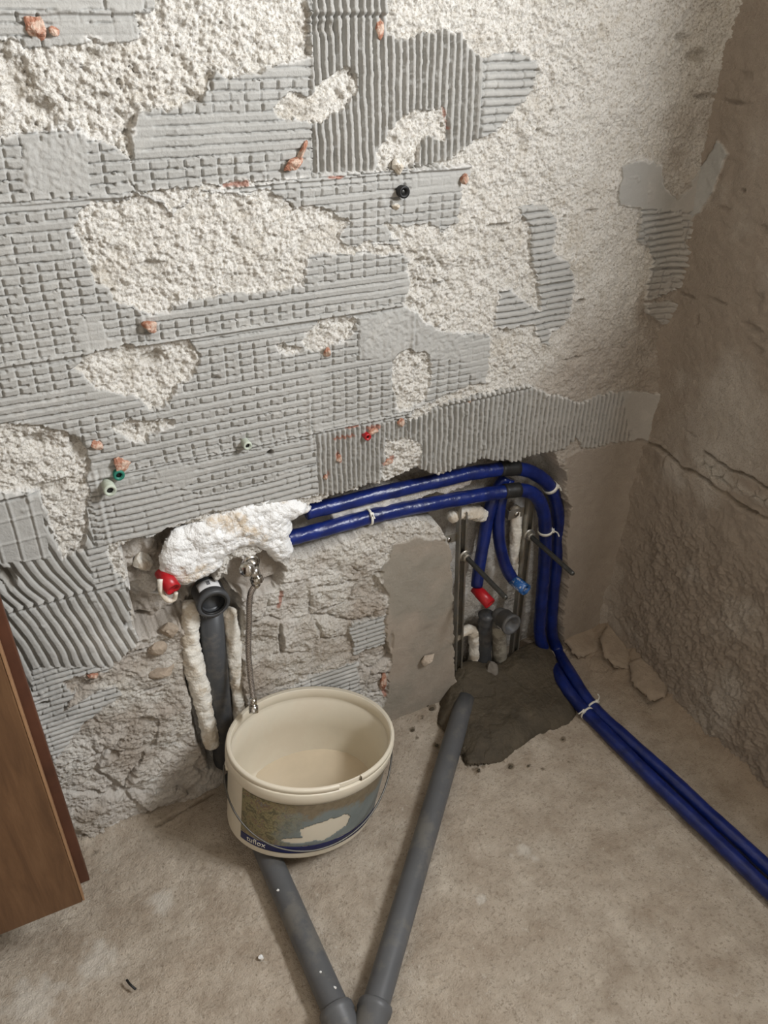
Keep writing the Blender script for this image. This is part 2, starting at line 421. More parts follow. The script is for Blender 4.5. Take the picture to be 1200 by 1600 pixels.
# hacked plaster: crusty grain, pits and hollows
rough = 1.0 - 0.0 * X
rough *= 1 - 0.45 * sstep(-0.42, -0.25, X) * sstep(0.5, 0.7, Z)
stone = sstep(0.62, 0.50, Z)                                  # below the tiles: bare stone and mortar
w1, w2, wid = worley(X + 0.003 * fbm(X, Z, 0.02, 2, 82), Z, 0.0095, 81)
w3, w4, wid3 = worley(X, Z, 0.0048, 85)
grain = 0.0034 * (0.55 - w1) + 0.0026 * (0.5 - w3) + 0.0075 * fbm(X, Z, 0.014, 4, 86, 0.7)
crumb = sstep(-0.3, 0.6, fbm(X, Z, 0.12, 3, 89)); grain = grain * (0.85 + 0.35 * crumb)
pits = -0.008 * sstep(0.34, 0.66, fbm(X, Z, 0.015, 4, 88, 0.7)) * (0.6 + 0.5 * crumb)
h_pl = 0.0085 * fbm(X, Z, 0.09, 4, 87, 0.6) + (grain * 1.15 + pits) * rough - 0.0022
sc1, sc2, scid = worley(X + 0.012 * fbm(X, Z, 0.05, 3, 90), (Z + 0.012 * fbm(X, Z, 0.05, 3, 91)) * 1.3, 0.085, 92)
h_st = 0.012 * (scid - 0.5) - 0.010 * sstep(0.14, 0.0, sc2 - sc1) * sstep(0.0, 0.35, fbm(X, Z, 0.11, 3, 95)) + 0.015 * fbm(X, Z * 1.4, 0.075, 6, 93, 0.66) + grain * 0.7
h_pl = h_pl * (1 - stone) + h_st * stone
H = h_pl * (1 - adh) + h_adh * adh

# smooth patching mortar right of the bucket and between chase and corner
mort = np.zeros(X.shape); beige = np.zeros(X.shape); dust = np.zeros(X.shape); red = np.zeros(X.shape); dirt_tone = np.zeros(X.shape)
mp = sstep(-0.003, 0.004, sdf(wpoly([(612,850),(650,838),(690,842),(722,860),(722,1090),(660,1112),(600,1135),(560,1130),(598,1100),(608,1040),(600,985),(605,930),(590,900)]), RX, RZ))
holes = sstep(0.25, 0.45, fbm(X, Z, 0.06, 4, 101)) * sstep(-0.60, -0.50, X) * sstep(0.12, 0.2, Z)
mp = mp * (1 - 0.7 * holes)
H = H * (1 - mp) + (0.006 + 0.003 * fbm(X, Z, 0.08, 3, 102) + 0.0003 * fbm(X, Z, 0.006, 2, 103)) * mp
mort = np.maximum(mort, mp)
mp2 = sstep(-0.003, 0.006, sdf(wpoly([(880,712),(905,703),(980,690),(1012,678),(1000,740),(975,840),(955,930),(945,985),(880,1030),(870,960),(880,860),(885,780)]), RX, RZ))
mp2 *= 1 - 0.8 * sstep(-0.235, -0.25, X) * 0
H = H * (1 - mp2) + (0.002 + 0.004 * fbm(X, Z, 0.12, 3, 104) + 0.0004 * fbm(X, Z, 0.006, 2, 105)) * mp2
# cracks and lone pits traced on the wall
def pit(px, py, rx, rz, dep, darken=0.8):
    c = on_wall(px, py); sel = (abs(X - c.x) < rx * 2.5) & (abs(Z - c.z) < rz * 2.5)
    x = X[sel] - c.x; z = Z[sel] - c.z
    d = np.hypot(x / rx, z / rz) + 0.35 * fbm(X[sel], Z[sel], 0.012, 3, int(px))
    k = sstep(1.15, 0.35, d); H[sel] -= dep * k; dirt_tone[sel] = np.maximum(dirt_tone[sel], k * darken)  # deeper part of each pit also gets a darker brown
for a in ((778,352,.022,.005,.012,.5),(908,471,.014,.005,.012,.7),(238,415,.028,.010,.010,.35),(1128,133,.012,.014,.02,.8),(1095,88,.03,.012,.008,.4),(505,42,.02,.008,.006,.3),
          (155,152,.02,.006,.008,.4),(145,85,.012,.008,.006,.4),(238,562,.022,.014,.014,.35),(25,118,.02,.03,.012,.3),(60,165,.02,.012,.010,.3),(200,856,.014,.012,.03,.9),(421,706,.006,.006,.03,.9),
          (12,902,.014,.022,.02,.6),(655,408,.010,.006,.010,.6),(330,958,.01,.01,.01,.3),(480,178,.02,.008,.004,.3),(640,395,.010,.008,.006,.4),(325,125,.006,.014,.006,.4),(170,392,.018,.01,.005,.2),
          (80,760,.03,.012,.008,.2),(60,690,.03,.016,.010,.3),(120,700,.012,.03,.010,.3),(925,330,.02,.003,.006,.6),(895,560,.03,.003,.006,.5),(830,470,.008,.02,.004,.2),(1100,150,.03,.006,.008,.5),
          (840,1000,.002,.002,.001,0),(700,640,.003,.003,.002,.2),(175,1235,.012,.012,.012,.5),(180,1180,.01,.012,.012,.5),(65,1098,.012,.006,.012,.6),(1010,385,.006,.03,.006,.3),(1120,215,.012,.02,.008,.3),
          (335,590,.008,.006,.005,.3),(610,1000,.006,.03,.004,.2),(590,895,.012,.006,.010,.5),(440,1000,.006,.05,.016,.5),(1068,60,.02,.008,.006,.4),(300,155,.02,.012,.006,.15)): pit(*a)

# the corner with the right wall is plastered round, brown bounce light of the right zone is painted in as beige
cn = np.exp(-np.clip(-X, 0, 1) / 0.022)
H += 0.030 * cn * (0.7 + 0.5 * fbm(X, Z, 0.15, 3, 110))
diag = X + 0.16 * fbm(X, Z, 0.12, 4, 111) - 0.10 * (Z - 1.0)
beige = np.maximum(beige, 0.9 * sstep(-0.13, -0.02, diag) * sstep(1.75, 1.2, Z + 0.1 * fbm(X, Z, 0.2, 3, 112)) * (1 - adh * 0.6))
beige = np.maximum(beige, 0.75 * sstep(-0.42, -0.22, X + 0.1 * fbm(X, Z, 0.1, 3, 113)) * sstep(1.05, 0.85, Z) * (1 - adh * 0.8))
beige = np.maximum(beige, mp2 * 0.95)
beige = np.maximum(beige, stone * (1 - adh) * 0.80 * sstep(-0.5, 0.4, fbm(X, Z, 0.09, 5, 115, .6)))
mort = np.maximum(mort, stone * (1 - adh) * 0.30 * (0.6 + fbm(X, Z, 0.08, 4, 114)))
dust = np.maximum(dust, stone * (1 - mp) * 0.32 * sstep(0.0, 0.5, fbm(X, Z, 0.10, 4, 116)) * sstep(-0.45, -0.55, X))
dust = np.maximum(dust, sstep(0.004, 0.0, abs(m_adh - 0.001)) * 0.5 * sstep(-0.1, 0.3, fbm(X, Z, 0.04, 3, 117)) * (1 - stone))
# chases
def chase(pts, depth, s, edge=0.006, floor_rough=0.006, amp=0.010):
    global H
    d = sdf(wpoly(pts), X + amp * fbm(X, Z, 0.03, 4, s, 0.6), Z + amp * fbm(X, Z, 0.03, 4, s + 7, 0.6))
    k = sstep(0.0, edge, d)
    bottom = -depth + floor_rough * fbm(X, Z, 0.05, 4, s + 3, 0.6) + 0.3 * grain
    H = H * (1 - k) + np.minimum(H, bottom) * k
    return k
k1 = chase([(455,803),(485,790),(520,772),(545,767),(575,757),(615,747),(650,731),(685,742),(720,728),(760,715),(800,722),(835,711),(866,706),(885,740),(880,768),(893,795),(884,860),(888,905),(880,960),(884,1020),(840,1090),(715,1090),
            (704,1000),(706,930),(704,890),(700,850),(680,818),(650,814),(600,828),(540,846),(480,872),(445,878),(425,850),(430,815)], 0.085, 120, 0.004)
k2 = chase([(192,850),(250,828),(330,808),(352,870),(335,920),(302,938),(300,965),(250,990),(216,1000),(206,960),(196,905)], 0.058, 140, 0.008, 0.030)
k3 = chase([(298,920),(345,905),(372,925),(384,960),(380,1060),(388,1110),(352,1210),(322,1205),(300,1130),(284,1040),(290,965)], 0.045, 160, 0.012, 0.008)
k4 = chase([(352,880),(420,858),(447,890),(432,922),(385,935),(352,915)], 0.022, 180, 0.008, 0.006)
kk = np.maximum.reduce([k1, k2, k3, k4])
mort *= (1 - kk); adh_c = adh * (1 - kk); dust *= (1 - kk * 0.5); beige = beige * (1 - kk) + np.maximum(kk * 0.45, np.maximum(k2, k4) * 0.8) * (0.7 + 0.6 * fbm(X, Z, 0.07, 4, 190))
dust = np.maximum(dust, k1 * 0.75 * sstep(-0.05, 0.35, fbm(X, Z, 0.06, 4, 191)))
dust = np.maximum(dust, k2 * 0.5 * sstep(0.0, 0.4, fbm(X, Z, 0.05, 4, 192)))
for a in ((200,857,.016,.013,.05,1),(224,905,.006,.022,.03,.7),(205,975,.014,.008,.03,.7),(262,940,.022,.005,.02,.5),(232,985,.012,.006,.025,.6),(300,880,.008,.02,.02,.4),(285,975,.006,.02,.02,.5),(352,905,.01,.012,.02,.5),
          (338,1190,.012,.02,.04,.9),(270,850,.02,.006,.015,.4),(215,1018,.02,.004,.02,.5),(240,1075,.03,.004,.015,.4),(425,915,.014,.008,.015,.4),(500,1060,.04,.003,.01,.4)): pit(*a)
# stone left standing between the two blue pipes
sh = sstep(0, 0.006, sdf(wpoly([(520,806),(600,783),(700,762),(748,744),(752,772),(700,785),(600,810),(525,832)]), RX, RZ))
H = H * (1 - sh) + np.maximum(H, -0.030 + 0.010 * fbm(X, Z, 0.03, 3, 195)) * sh
# reddish smears of clay
def smear(pts, wd_):
    global red
    pl = [(on_wall(*p).x, on_wall(*p).z) for p in pts]
    d = seg(pl, X, Z) + 0.003 * fbm(X, Z, 0.01, 3, 200); red = np.maximum(red, 0.75 * sstep(wd_, wd_ * 0.4, d))
for pts, w_ in (([(352,289),(385,285)], .004), ([(512,277),(535,275)], .003), ([(522,684),(552,680)], .004), ([(525,708),(530,718)], .006), 
               ([(598,1050),(600,1085)], .006), ([(575,668),(590,665)], .006), ([(600,722),(612,716)], .008), ([(508,745),(512,738)], .004), ([(690,168),(700,200)], .003), ([(440,925),(437,950)], .005), ([(540,668),(560,664)], .002)): smear(pts, w_)
H = np.where(Z > 1.58, 0.004, H)
H = np.where(X < -1.64, 0.004, H)
Pw = np.stack([X, -H, Z], -1)
ma = np.stack([adh_c, mort, np.clip(beige, 0, 1)], -1); mb = np.stack([dust, red, dirt_tone * 0.55], -1)
wb = grid_obj('wall_back', Pw, M_WALL, {'mask_a': ma, 'mask_b': mb}, extra=box_vf([(-2.72, 0.10, -0.1, 0.15, 0.14, 2.7)]))
tag(wb, kind='structure')
def wall_h(px, py):
    """how far the back wall stands out at this point"""
    c = on_wall(px, py); i = np.searchsorted(xs, c.x); j = np.searchsorted(zs, c.z); return float(H[min(i, len(xs) - 1), min(j, len(zs) - 1)])

# ------------------------------------------------------------------ wall_right with its window opening
ys = axis_coords(-0.86, -0.80, 0.03, 0.03, 0.0022); z_r = axis_coords(-0.06, -0.06, 1.60, 2.60, 0.0022)
Y, Zr = np.meshgrid(ys, z_r, indexing='ij')
def yz(*p): return [(on_right(*q).y, on_right(*q).z) for q in p]
crack = yz((1012,690),(1040,705),(1062,728),(1090,742),(1130,770),(1165,795),(1210,815),(1260,850))
cr2 = yz((1100,705),(1140,735),(1170,745),(1210,770))
dcr = seg(crack, Y, Zr + 0.004 * fbm(Y, Zr, 0.02, 3, 300)); dcr2 = seg(cr2, Y, Zr + 0.004 * fbm(Y, Zr, 0.02, 3, 301))
cy = np.array([c[0] for c in crack][::-1]); cz = np.array([c[1] for c in crack][::-1])
below = sstep(0.012, -0.012, Zr - np.interp(Y, cy, cz) + 0.006 * fbm(Y, Zr, 0.03, 3, 302))
g1, g2, gid = worley(Y, Zr, 0.013, 303)
gr = 0.0022 * (0.55 - g1) + 0.0085 * fbm(Y, Zr, 0.022, 5, 304, 0.72)
lowr = below * sstep(-0.04, -0.16, Y + 0.05 * fbm(Y, Zr, 0.08, 3, 305)) * sstep(0.60, 0.42, Zr - 0.3 * Y * 0)
Hr = 0.006 * fbm(Y, Zr, 0.18, 4, 306) + 0.0012 * fbm(Y, Zr, 0.015, 4, 307, 0.6) + gr * (0.30 + 1.0 * lowr) + 0.006 * below
Hr += below * 0.006 * fbm(Y, Zr, 0.05, 4, 308)
Hr -= 0.012 * sstep(0.006, 0.001, dcr) * (0.5 + 0.5 * sstep(-0.3, 0.2, fbm(Y, Zr, 0.03, 2, 309))) + 0.010 * sstep(0.004, 0.001, dcr2)
stn = sstep(0.05, 0.02, np.maximum(dcr, dcr2)) * sstep(-0.12, -0.2, Y)
s1, s2, sid = worley(Y, Zr, 0.035, 310)
Hr += stn * (0.012 * (sid - 0.4) - 0.012 * sstep(0.15, 0.0, s2 - s1))
for (px, py, ry, rz, dp) in ((1075,462,.03,.004,.006),(1120,470,.03,.004,.005),(1175,512,.03,.006,.006),(1162,298,.006,.004,.006),(1070,370,.004,.008,.004),(1090,500,.006,.012,.004),(1180,545,.02,.01,.005),(1068,155,.0,.0,.0),
                             (1080,678,.02,.003,.004),(1120,680,.004,.01,.002),(1150,160,.03,.004,.006),(1165,120,.02,.01,.004),(1195,360,.02,.01,.005),(1130,325,.02,.004,.004),(1180,470,.02,.02,.004),(1040,720,.004,.02,.004)):
    if ry == 0: continue
    c = on_right(px, py); d = np.hypot((Y - c.y) / ry, (Zr - c.z) / rz) + 0.4 * fbm(Y, Zr, 0.01, 3, px); Hr -= dp * sstep(1.1, 0.4, d)
Hr += 0.030 * np.exp(-np.clip(-Y, 0, 1) / 0.022) * (0.7 + 0.5 * fbm(Y, Zr, 0.15, 3, 311))
gp = sstep(-0.001, 0.002, sdf(yz((1090,275),(1108,252),(1122,215),(1138,242),(1118,292),(1096,332),(1082,352),(1072,345)), Y + .006 * fbm(Y, Zr, .02, 3, 320), Zr + .006 * fbm(Y, Zr, .02, 3, 321)))
Hr += 0.004 * gp
Hr = np.where(Zr > 1.62, 0.0, Hr) * sstep(-0.84, -0.78, Y)
Pr = np.stack([-Hr, Y, Zr], -1)
mar = np.stack([gp, stn * 0.8, np.clip(1 - gp - stn * 0.7 - 0.35 * sstep(0.2, 0.6, fbm(Y, Zr, 0.2, 4, 312)), 0, 1)], -1)
mbr = np.stack([0.12 * sstep(0.35, 0.6, fbm(Y, Zr, 0.12, 5, 313)), np.zeros(Y.shape), 0.5 * sstep(0.004, 0.0015, np.minimum(dcr, dcr2))], -1)
wr = grid_obj('wall_right', Pr, M_WALL, {'mask_a': mar, 'mask_b': mbr}, flip=True,
              extra=box_vf([(0.0, -3.1, -0.06, 0.22, -0.86, 1.18), (0.0, -3.1, 2.28, 0.22, -0.86, 2.6), (0.0, -3.1, 1.18, 0.22, -1.96, 2.28), (0.10, -0.86, -0.06, 0.22, 0.1, 2.6)]))
tag(wr, kind='structure')

# ------------------------------------------------------------------ floor
def floor_material():
    t = NT('floor_screed', 0.9, 0.2)
    a1 = t.n('ShaderNodeAttribute', attribute_name='mask_a'); s1 = t.n('ShaderNodeSeparateColor'); t.l(a1.outputs['Color'], s1.inputs[0])
    mid = t.noise(14, 6, 0.65); fine = t.noise(150, 4, 0.7); big = t.noise(3.2, 4, 0.6)
    c = t.mix(t.ramp(mid, [(0.33, (0, 0, 0)), (0.67, (1, 1, 1))]), (0.38, 0.315, 0.245), (0.60, 0.53, 0.44))
    c = t.mix(t.ramp(big, [(0.40, (0, 0, 0)), (0.68, (0.45, 0.45, 0.45))]), c, (0.40, 0.315, 0.235))
    c = t.mix(t.ramp(fine, [(0.53, (0, 0, 0)), (0.68, (0.8, 0.8, 0.8))]), c, (0.27, 0.22, 0.165))
    c = t.mix(t.ramp(t.noise(60, 5, 0.7), [(0.60, (0, 0, 0)), (0.72, (0.6, 0.6, 0.6))]), c, (0.66, 0.61, 0.53))
    c = t.mix(s1.outputs[0], c, (0.15, 0.115, 0.075)); c = t.mix(s1.outputs[1], c, (0.72, 0.68, 0.61)); c = t.mix(s1.outputs[2], c, (0.38, 0.30, 0.225))
    t.color(c); t.bump(t.math('ADD', t.noise(300, 3, 0.7), t.noise(70, 6, 0.75)), 0.9, 0.0040)
    return t.m
M_FLOOR = floor_material()
xf = axis_coords(-2.62, -1.72, 0.03, 0.12, 0.003); yf = axis_coords(-3.1, -1.15, 0.10, 0.10, 0.003)
XF, YF = np.meshgrid(xf, yf, indexing='ij')
pw = -XF * 0.98 + 0.0
hf = 0.0050 * fbm(XF, YF, 0.14, 5, 400, 0.6) + 0.0022 * fbm(XF, YF, 0.016, 4, 401, 0.7) - 0.004
hf += -0.035 * sstep(-0.95, -1.45, XF) * sstep(-0.45, -0.10, YF) * 0.8
q1, q2, qid = worley(XF, YF, 0.05, 402)
rub = np.exp(-np.clip(-XF + 0.02 * fbm(XF, YF, 0.08, 3, 403), 0, 2) / 0.045) * 0.058 * sstep(-0.95, -0.6, YF) * 1.0
rub2 = np.exp(-np.hypot(XF + 0.0, YF + 0.02) / 0.16) * 0.060
hf += rub + rub2 + (rub + rub2) * 0.22 * fbm(XF, YF, 0.03, 4, 404, 0.6)
hf += 0.018 * np.exp(-np.clip(-YF + 0.015 * fbm(XF, YF, 0.06, 3, 405), 0, 2) / 0.022) * sstep(-1.15, -1.3, XF)
def fl(*p): return [(on_floor(*q).x, on_floor(*q).y) for q in p]
fcr = np.minimum.reduce([seg(fl((150,1345),(175,1350),(185,1335)), XF, YF), seg(fl((125,1330),(180,1300),(225,1290),(290,1255),(330,1235)), XF, YF), seg(fl((740,1370),(760,1390)), XF, YF), seg(fl((555,1500),(575,1530)), XF, YF)])
hf -= 0.005 * sstep(0.005, 0.001, fcr + 0.012 * (0.3 + fbm(XF, YF, 0.03, 4, 406)))
spots = [(645,1140,.008),(682,1163,.009),(688,1178,.008),(745,1203,.010),(755,1197,.006),(798,1198,.010),(826,1197,.005),(848,1203,.005),(880,1157,.008),(888,1192,.004),(660,1120,.005),(652,1152,.005),(675,1105,.012),(787,1190,.003)]
dm = np.zeros(XF.shape); lm = np.zeros(XF.shape)
for (px, py, r_) in spots:
    c = on_floor(px, py); d = np.hypot(XF - c.x, YF - c.y) / r_ + 0.4 * fbm(XF, YF, 0.006, 2, px); k = sstep(1.1, 0.6, d); dm = np.maximum(dm, k * 0.8); hf += 0.003 * k
dm = np.maximum(dm, 0.3 * sstep(0.005, 0.001, fcr + 0.012 * (0.3 + fbm(XF, YF, 0.03, 4, 406))))
for (px, py, r_) in ((820,1325,.02),(835,1340,.012),(800,1335,.01),(408,1495,.006),(752,1405,.012),(325,1275,.004),(335,1290,.006),(250,1400,.03),(150,1500,.05),(50,1560,.06)):
    c = on_floor(px, py); d = np.hypot(XF - c.x, YF - c.y) / r_ + 0.7 * fbm(XF, YF, 0.02, 4, px + 3); lm = np.maximum(lm, 0.55 * sstep(1.1, 0.3, d))
br = np.clip((rub + rub2) / 0.05, 0, 1)
Pf = np.stack([XF, YF, hf], -1)
flo = grid_obj('floor', Pf, M_FLOOR, {'mask_a': np.stack([dm, lm, br * 0.8], -1)}, extra=box_vf([(-2.72, -3.2, -0.2, 0.22, 0.14, -0.12)]))
tag(flo, kind='structure')
def floor_h(x, y): return float(hf[min(np.searchsorted(xf, x), len(xf) - 1), min(np.searchsorted(yf, y), len(yf) - 1)])

# rest of the room, behind and above the camera
M_ROOM = simple('room_plaster', (0.42, 0.37, 0.31), 0.9, 0.2, var=0.15, scale=6, bump=0.003, bscale=60)
tag(boxes('ceiling', [(-2.72, -3.2, 2.6, 0.22, 0.14, 2.7)], M_ROOM), kind='structure')
tag(boxes('wall_left', [(-2.72, -3.2, -0.1, -2.62, 0.14, 2.6)], M_ROOM), kind='structure')
tag(boxes('wall_front', [(-2.72, -3.2, -0.1, -1.95, -3.1, 2.6), (-1.05, -3.2, -0.1, 0.22, -3.1, 2.6), (-1.95, -3.2, 2.1, -1.05, -3.1, 2.6)], M_ROOM), kind='structure')
#OBJECTS
M_BLUE = simple('blue_insulation', (0.006, 0.017, 0.125), 0.30, 0.5, var=0.4, scale=25, bump=0.0016, bscale=55)
M_BLUE2 = simple('blue_insulation_dusty', (0.016, 0.060, 0.24), 0.5, 0.35, var=0.4, scale=18, bump=0.0016, bscale=60, dirt_tone=((0.10, 0.13, 0.20), 0.6, 30))
M_TAPE = simple('black_tape', (0.02, 0.02, 0.02), 0.45, 0.4, bump=0.001, bscale=90)
M_GREY = simple('grey_drain_plastic', (0.060, 0.063, 0.068), 0.42, 0.4, var=0.12, scale=12, bump=0.0003, bscale=60, dirt_tone=((0.10, 0.095, 0.09), 0.4, 14))
M_GREYD = simple('grey_drain_plastic_dusty', (0.098, 0.100, 0.104), 0.45, 0.4, var=0.12, scale=14, dirt_tone=((0.14, 0.135, 0.125), 0.4, 9))
M_RUBBER = simple('black_rubber', (0.012, 0.012, 0.012), 0.5, 0.4)
M_FOAM = simple('white_foam', (0.80, 0.77, 0.70), 0.6, 0.35, var=0.08, scale=30, bump=0.004, bscale=70, dirt_tone=((0.62, 0.55, 0.45), 0.5, 20))
M_FILL = simple('white_filler', (0.86, 0.86, 0.85), 0.55, 0.35, var=0.05, scale=30, bump=0.006, bscale=95, dirt_tone=((0.62, 0.52, 0.40), 0.35, 14))
M_TIE = simple('white_tie', (0.78, 0.76, 0.68), 0.5, 0.4)
M_RED = simple('red_plastic', (0.42, 0.010, 0.016), 0.35, 0.5, var=0.15, scale=50)
M_LBLUE = simple('light_blue_plastic', (0.02, 0.13, 0.42), 0.4, 0.5, var=0.2, scale=50, dirt_tone=((0.70, 0.70, 0.68), 0.30, 110))
M_CHROME = simple('chrome', (0.72, 0.71, 0.69), 0.22, 0.5, 1.0, var=0.1, scale=60, dirt_tone=((0.45, 0.42, 0.36), 0.5, 60))
M_STEEL = simple('galvanised_steel', (0.42, 0.41, 0.38), 0.42, 0.5, 0.85, var=0.2, scale=40, dirt_tone=((0.40, 0.37, 0.31), 0.55, 40))
M_RODS = simple('dark_steel', (0.075, 0.075, 0.07), 0.42, 0.5, 0.7, var=0.2, scale=80)
M_BUCKET = simple('bucket_plastic', (0.69, 0.63, 0.51), 0.38, 0.45, var=0.05, scale=9, dirt_tone=((0.68, 0.61, 0.49), 0.45, 9))
M_WATER = simple('cloudy_water', (0.60, 0.51, 0.38), 0.05, 0.6, var=0.06, scale=12)
M_CEM = simple('wet_cement', (0.075, 0.060, 0.040), 0.72, 0.35, var=0.3, scale=18, bump=0.004, bscale=110)
M_TERRA = simple('terracotta', (0.40, 0.19, 0.125), 0.9, 0.2, var=0.25, scale=60, bump=0.003, bscale=200, dirt_tone=((0.60, 0.45, 0.36), 0.5, 60))
M_ANCH = simple('pale_green_plastic', (0.46, 0.50, 0.42), 0.6, 0.3, var=0.2, scale=90)
M_GREEN = simple('green_plastic', (0.02, 0.17, 0.12), 0.5, 0.4)
M_STONE = simple('plaster_crust', (0.36, 0.295, 0.23), 0.92, 0.2, var=0.15, scale=20, bump=0.003, bscale=90)
M_LAB = simple('paper_label', (0.62, 0.62, 0.62), 0.6, 0.3)
M_INK = simple('ink', (0.03, 0.03, 0.04), 0.6, 0.3)

rnd = random.Random(5)
def arr_noise(v, s, seed):
    return float(fbm(np.array([v[0] * 1.0 + v[2] * 0.7]), np.array([v[1] * 1.0 - v[2] * 0.9 + v[2]]), s, 3, seed)[0])
def lump(name, center, size, mat, seed, parent=None, rough=0.35, sub=3):
    """an irregular stone or crumb: a noisy, faceted spheroid"""
    import bmesh
    bm = bmesh.new(); bmesh.ops.create_icosphere(bm, subdivisions=sub, radius=1.0)
    r = random.Random(seed); pl = [(Vector((r.uniform(-1, 1), r.uniform(-1, 1), r.uniform(-1, 1))).normalized(), r.uniform(0.45, 0.85)) for _ in range(7)]
    for v in bm.verts:
        d = v.co.normalized(); rr = 1.0
        for n, k in pl:
            c = d.dot(n)
            if c > 0 and rr * c > k: rr = k / c
        rr *= 1 + rough * 0.4 * arr_noise(d * 1.0, 0.5, seed)
        v.co = Vector((d.x * rr * size[0], d.y * rr * size[1], d.z * rr * size[2]))
    me = bpy.data.meshes.new(name); bm.to_mesh(me); bm.free(); me.materials.append(mat)
    o = bpy.data.objects.new(name, me); COL.objects.link(o); o.location = center
    if parent: o.parent = parent
    return o
def relief_blob(name, poly, axis, base, hfn, mat, step=0.003, pad=0.02, attrs=None):
    """a mass that lies on a surface: outline poly (2D), hfn(u, v, d) -> height above base; axis 'y' sticks out of the back wall, 'z' rises from the floor"""
    Pq = np.array(poly); u = np.arange(Pq[:, 0].min() - pad, Pq[:, 0].max() + pad, step); v = np.arange(Pq[:, 1].min() - pad, Pq[:, 1].max() + pad, step)
    U, V_ = np.meshgrid(u, v, indexing='ij')
    d = sdf(poly, U, V_, 0.06)
    h = hfn(U, V_, d)
    keep = d > -0.004
    if axis == 'y': Pp = np.stack([U, -(h) - base, V_], -1); fl_ = False
    else: Pp = np.stack([U, V_, base + h], -1); fl_ = False
    o = grid_obj(name, Pp, mat, keep=keep, flip=fl_)
    md = o.modifiers.new('solid', 'SOLIDIFY'); md.thickness = 0.004; md.offset = -1 if axis == 'z' else -1
    return o

# ---- blue insulated pipes ------------------------------------------------
R1 = 0.0158
def wrink(seed, amt=0.035):
    def f(i, k): return 1 + amt * math.sin(i * 1.9 + 2.0 * math.sin(k * 0.7 + seed)) * 0.5 + amt * 0.6 * math.sin(i * 0.63 + k * 1.3 + seed)
    return f
def W(px, py, y): return on_wall(px, py, y)
def Fp(px, py, z): return on_floor(px, py, z)
def blue_pipe(path, label, n=9, r=R1, mat=None, seed=1):
    root = empty('insulated_pipe', path[0]); root['label'] = label; root['category'] = 'pipe'
    pts = catmull(path, n); pts = [p - Vector(path[0]) for p in pts]
    tube('insulation_sleeve', pts, lambda i, t: r * (1 + 0.015 * math.sin(i * 0.9 + seed)), mat or M_BLUE, root, 28, True, wrink(seed))
    return root, [p + Vector(path[0]) for p in pts]
upper = [W(478, 800, .035), W(520, 790, .035), W(600, 770, .035), W(680, 752, .035), W(745, 738, .035), W(800, 732, .032), W(835, 740, .030), W(862, 765, .030), W(872, 810, .030), W(870, 870, .030), W(864, 930, .030), W(862, 985, .022),
         W(872, 1018, 0.000), Fp(893, 1055, .034), Fp(926, 1104, .022), Fp(980, 1155, .019), Fp(1045, 1213, .018), Fp(1120, 1283, .018), Fp(1200, 1356, .018), Fp(1290, 1440, .018), Fp(1400, 1540, .018)]
pu, pupts = blue_pipe(upper, 'upper, outermost blue insulated pipe, right one of the two on the floor', seed=1)
lower = [W(448, 842, .022), W(480, 834, .022), W(520, 823, .022), W(560, 812, .022), W(600, 802, .022), (W(660, 790, .022)), W(720, 779, .022), W(775, 770, .020), W(815, 766, .014), W(838, 776, .010), W(850, 805, .012), W(852, 850, .018), W(849, 900, .022), W(845, 950, .020), W(843, 985, .016), W(847, 1008, 0.010),
         W(858, 1028, -0.004), Fp(880, 1068, .030), Fp(905, 1101, .022), Fp(950, 1148, .019), Fp(1037, 1234, .018), Fp(1110, 1304, .018), Fp(1194, 1386, .018), Fp(1280, 1468, .018), Fp(1380, 1560, .018)]
pl_, plpts = blue_pipe(lower, 'lower, inner blue insulated pipe in the wall slot, left one of the floor pair', seed=4)
d1, d1p = blue_pipe([W(790, 745, .050), W(772, 775, .050), W(762, 810, .046), W(755, 850, .042), W(748, 890, .036), W(745, 915, .030)], 'short blue branch pipe dropping to the red plug between the steel rails', n=6, seed=7, r=.0145)
d2, d2p = blue_pipe([W(795, 748, .050), W(783, 780, .048), W(779, 815, .042), W(781, 850, .036), W(790, 885, .028), W(802, 906, .016)], 'short blue branch pipe dropping to the light blue plug beside the right steel rail', n=6, seed=9, r=.0145)
def wrap(pts, px, py, y, width, r, name, mat, root):
    """a band around the pipe nearest to the photo point"""
    c = W(px, py, y); i = min(range(1, len(pts) - 1), key=lambda k: (pts[k] - c).length)
    t = (pts[i + 1] - pts[i - 1]).normalized(); p = pts[i]
    o = root.location if root else Vector((0, 0, 0))
    n = 6
    return tube(name, [p - o + t * width * (k / n - 0.5) for k in range(n + 1)], lambda i_, tt: r * (1 + 0.02 * math.sin(i_ * 2.1)), mat, root, 24, True), p, t
wrap(plpts, 799, 767, .018, .040, R1 * 1.09, 'tape_wrap', M_TAPE, pl_)
wrap(pupts, 795, 733, .032, .050, R1 * 1.09, 'tape_wrap', M_TAPE, pu)
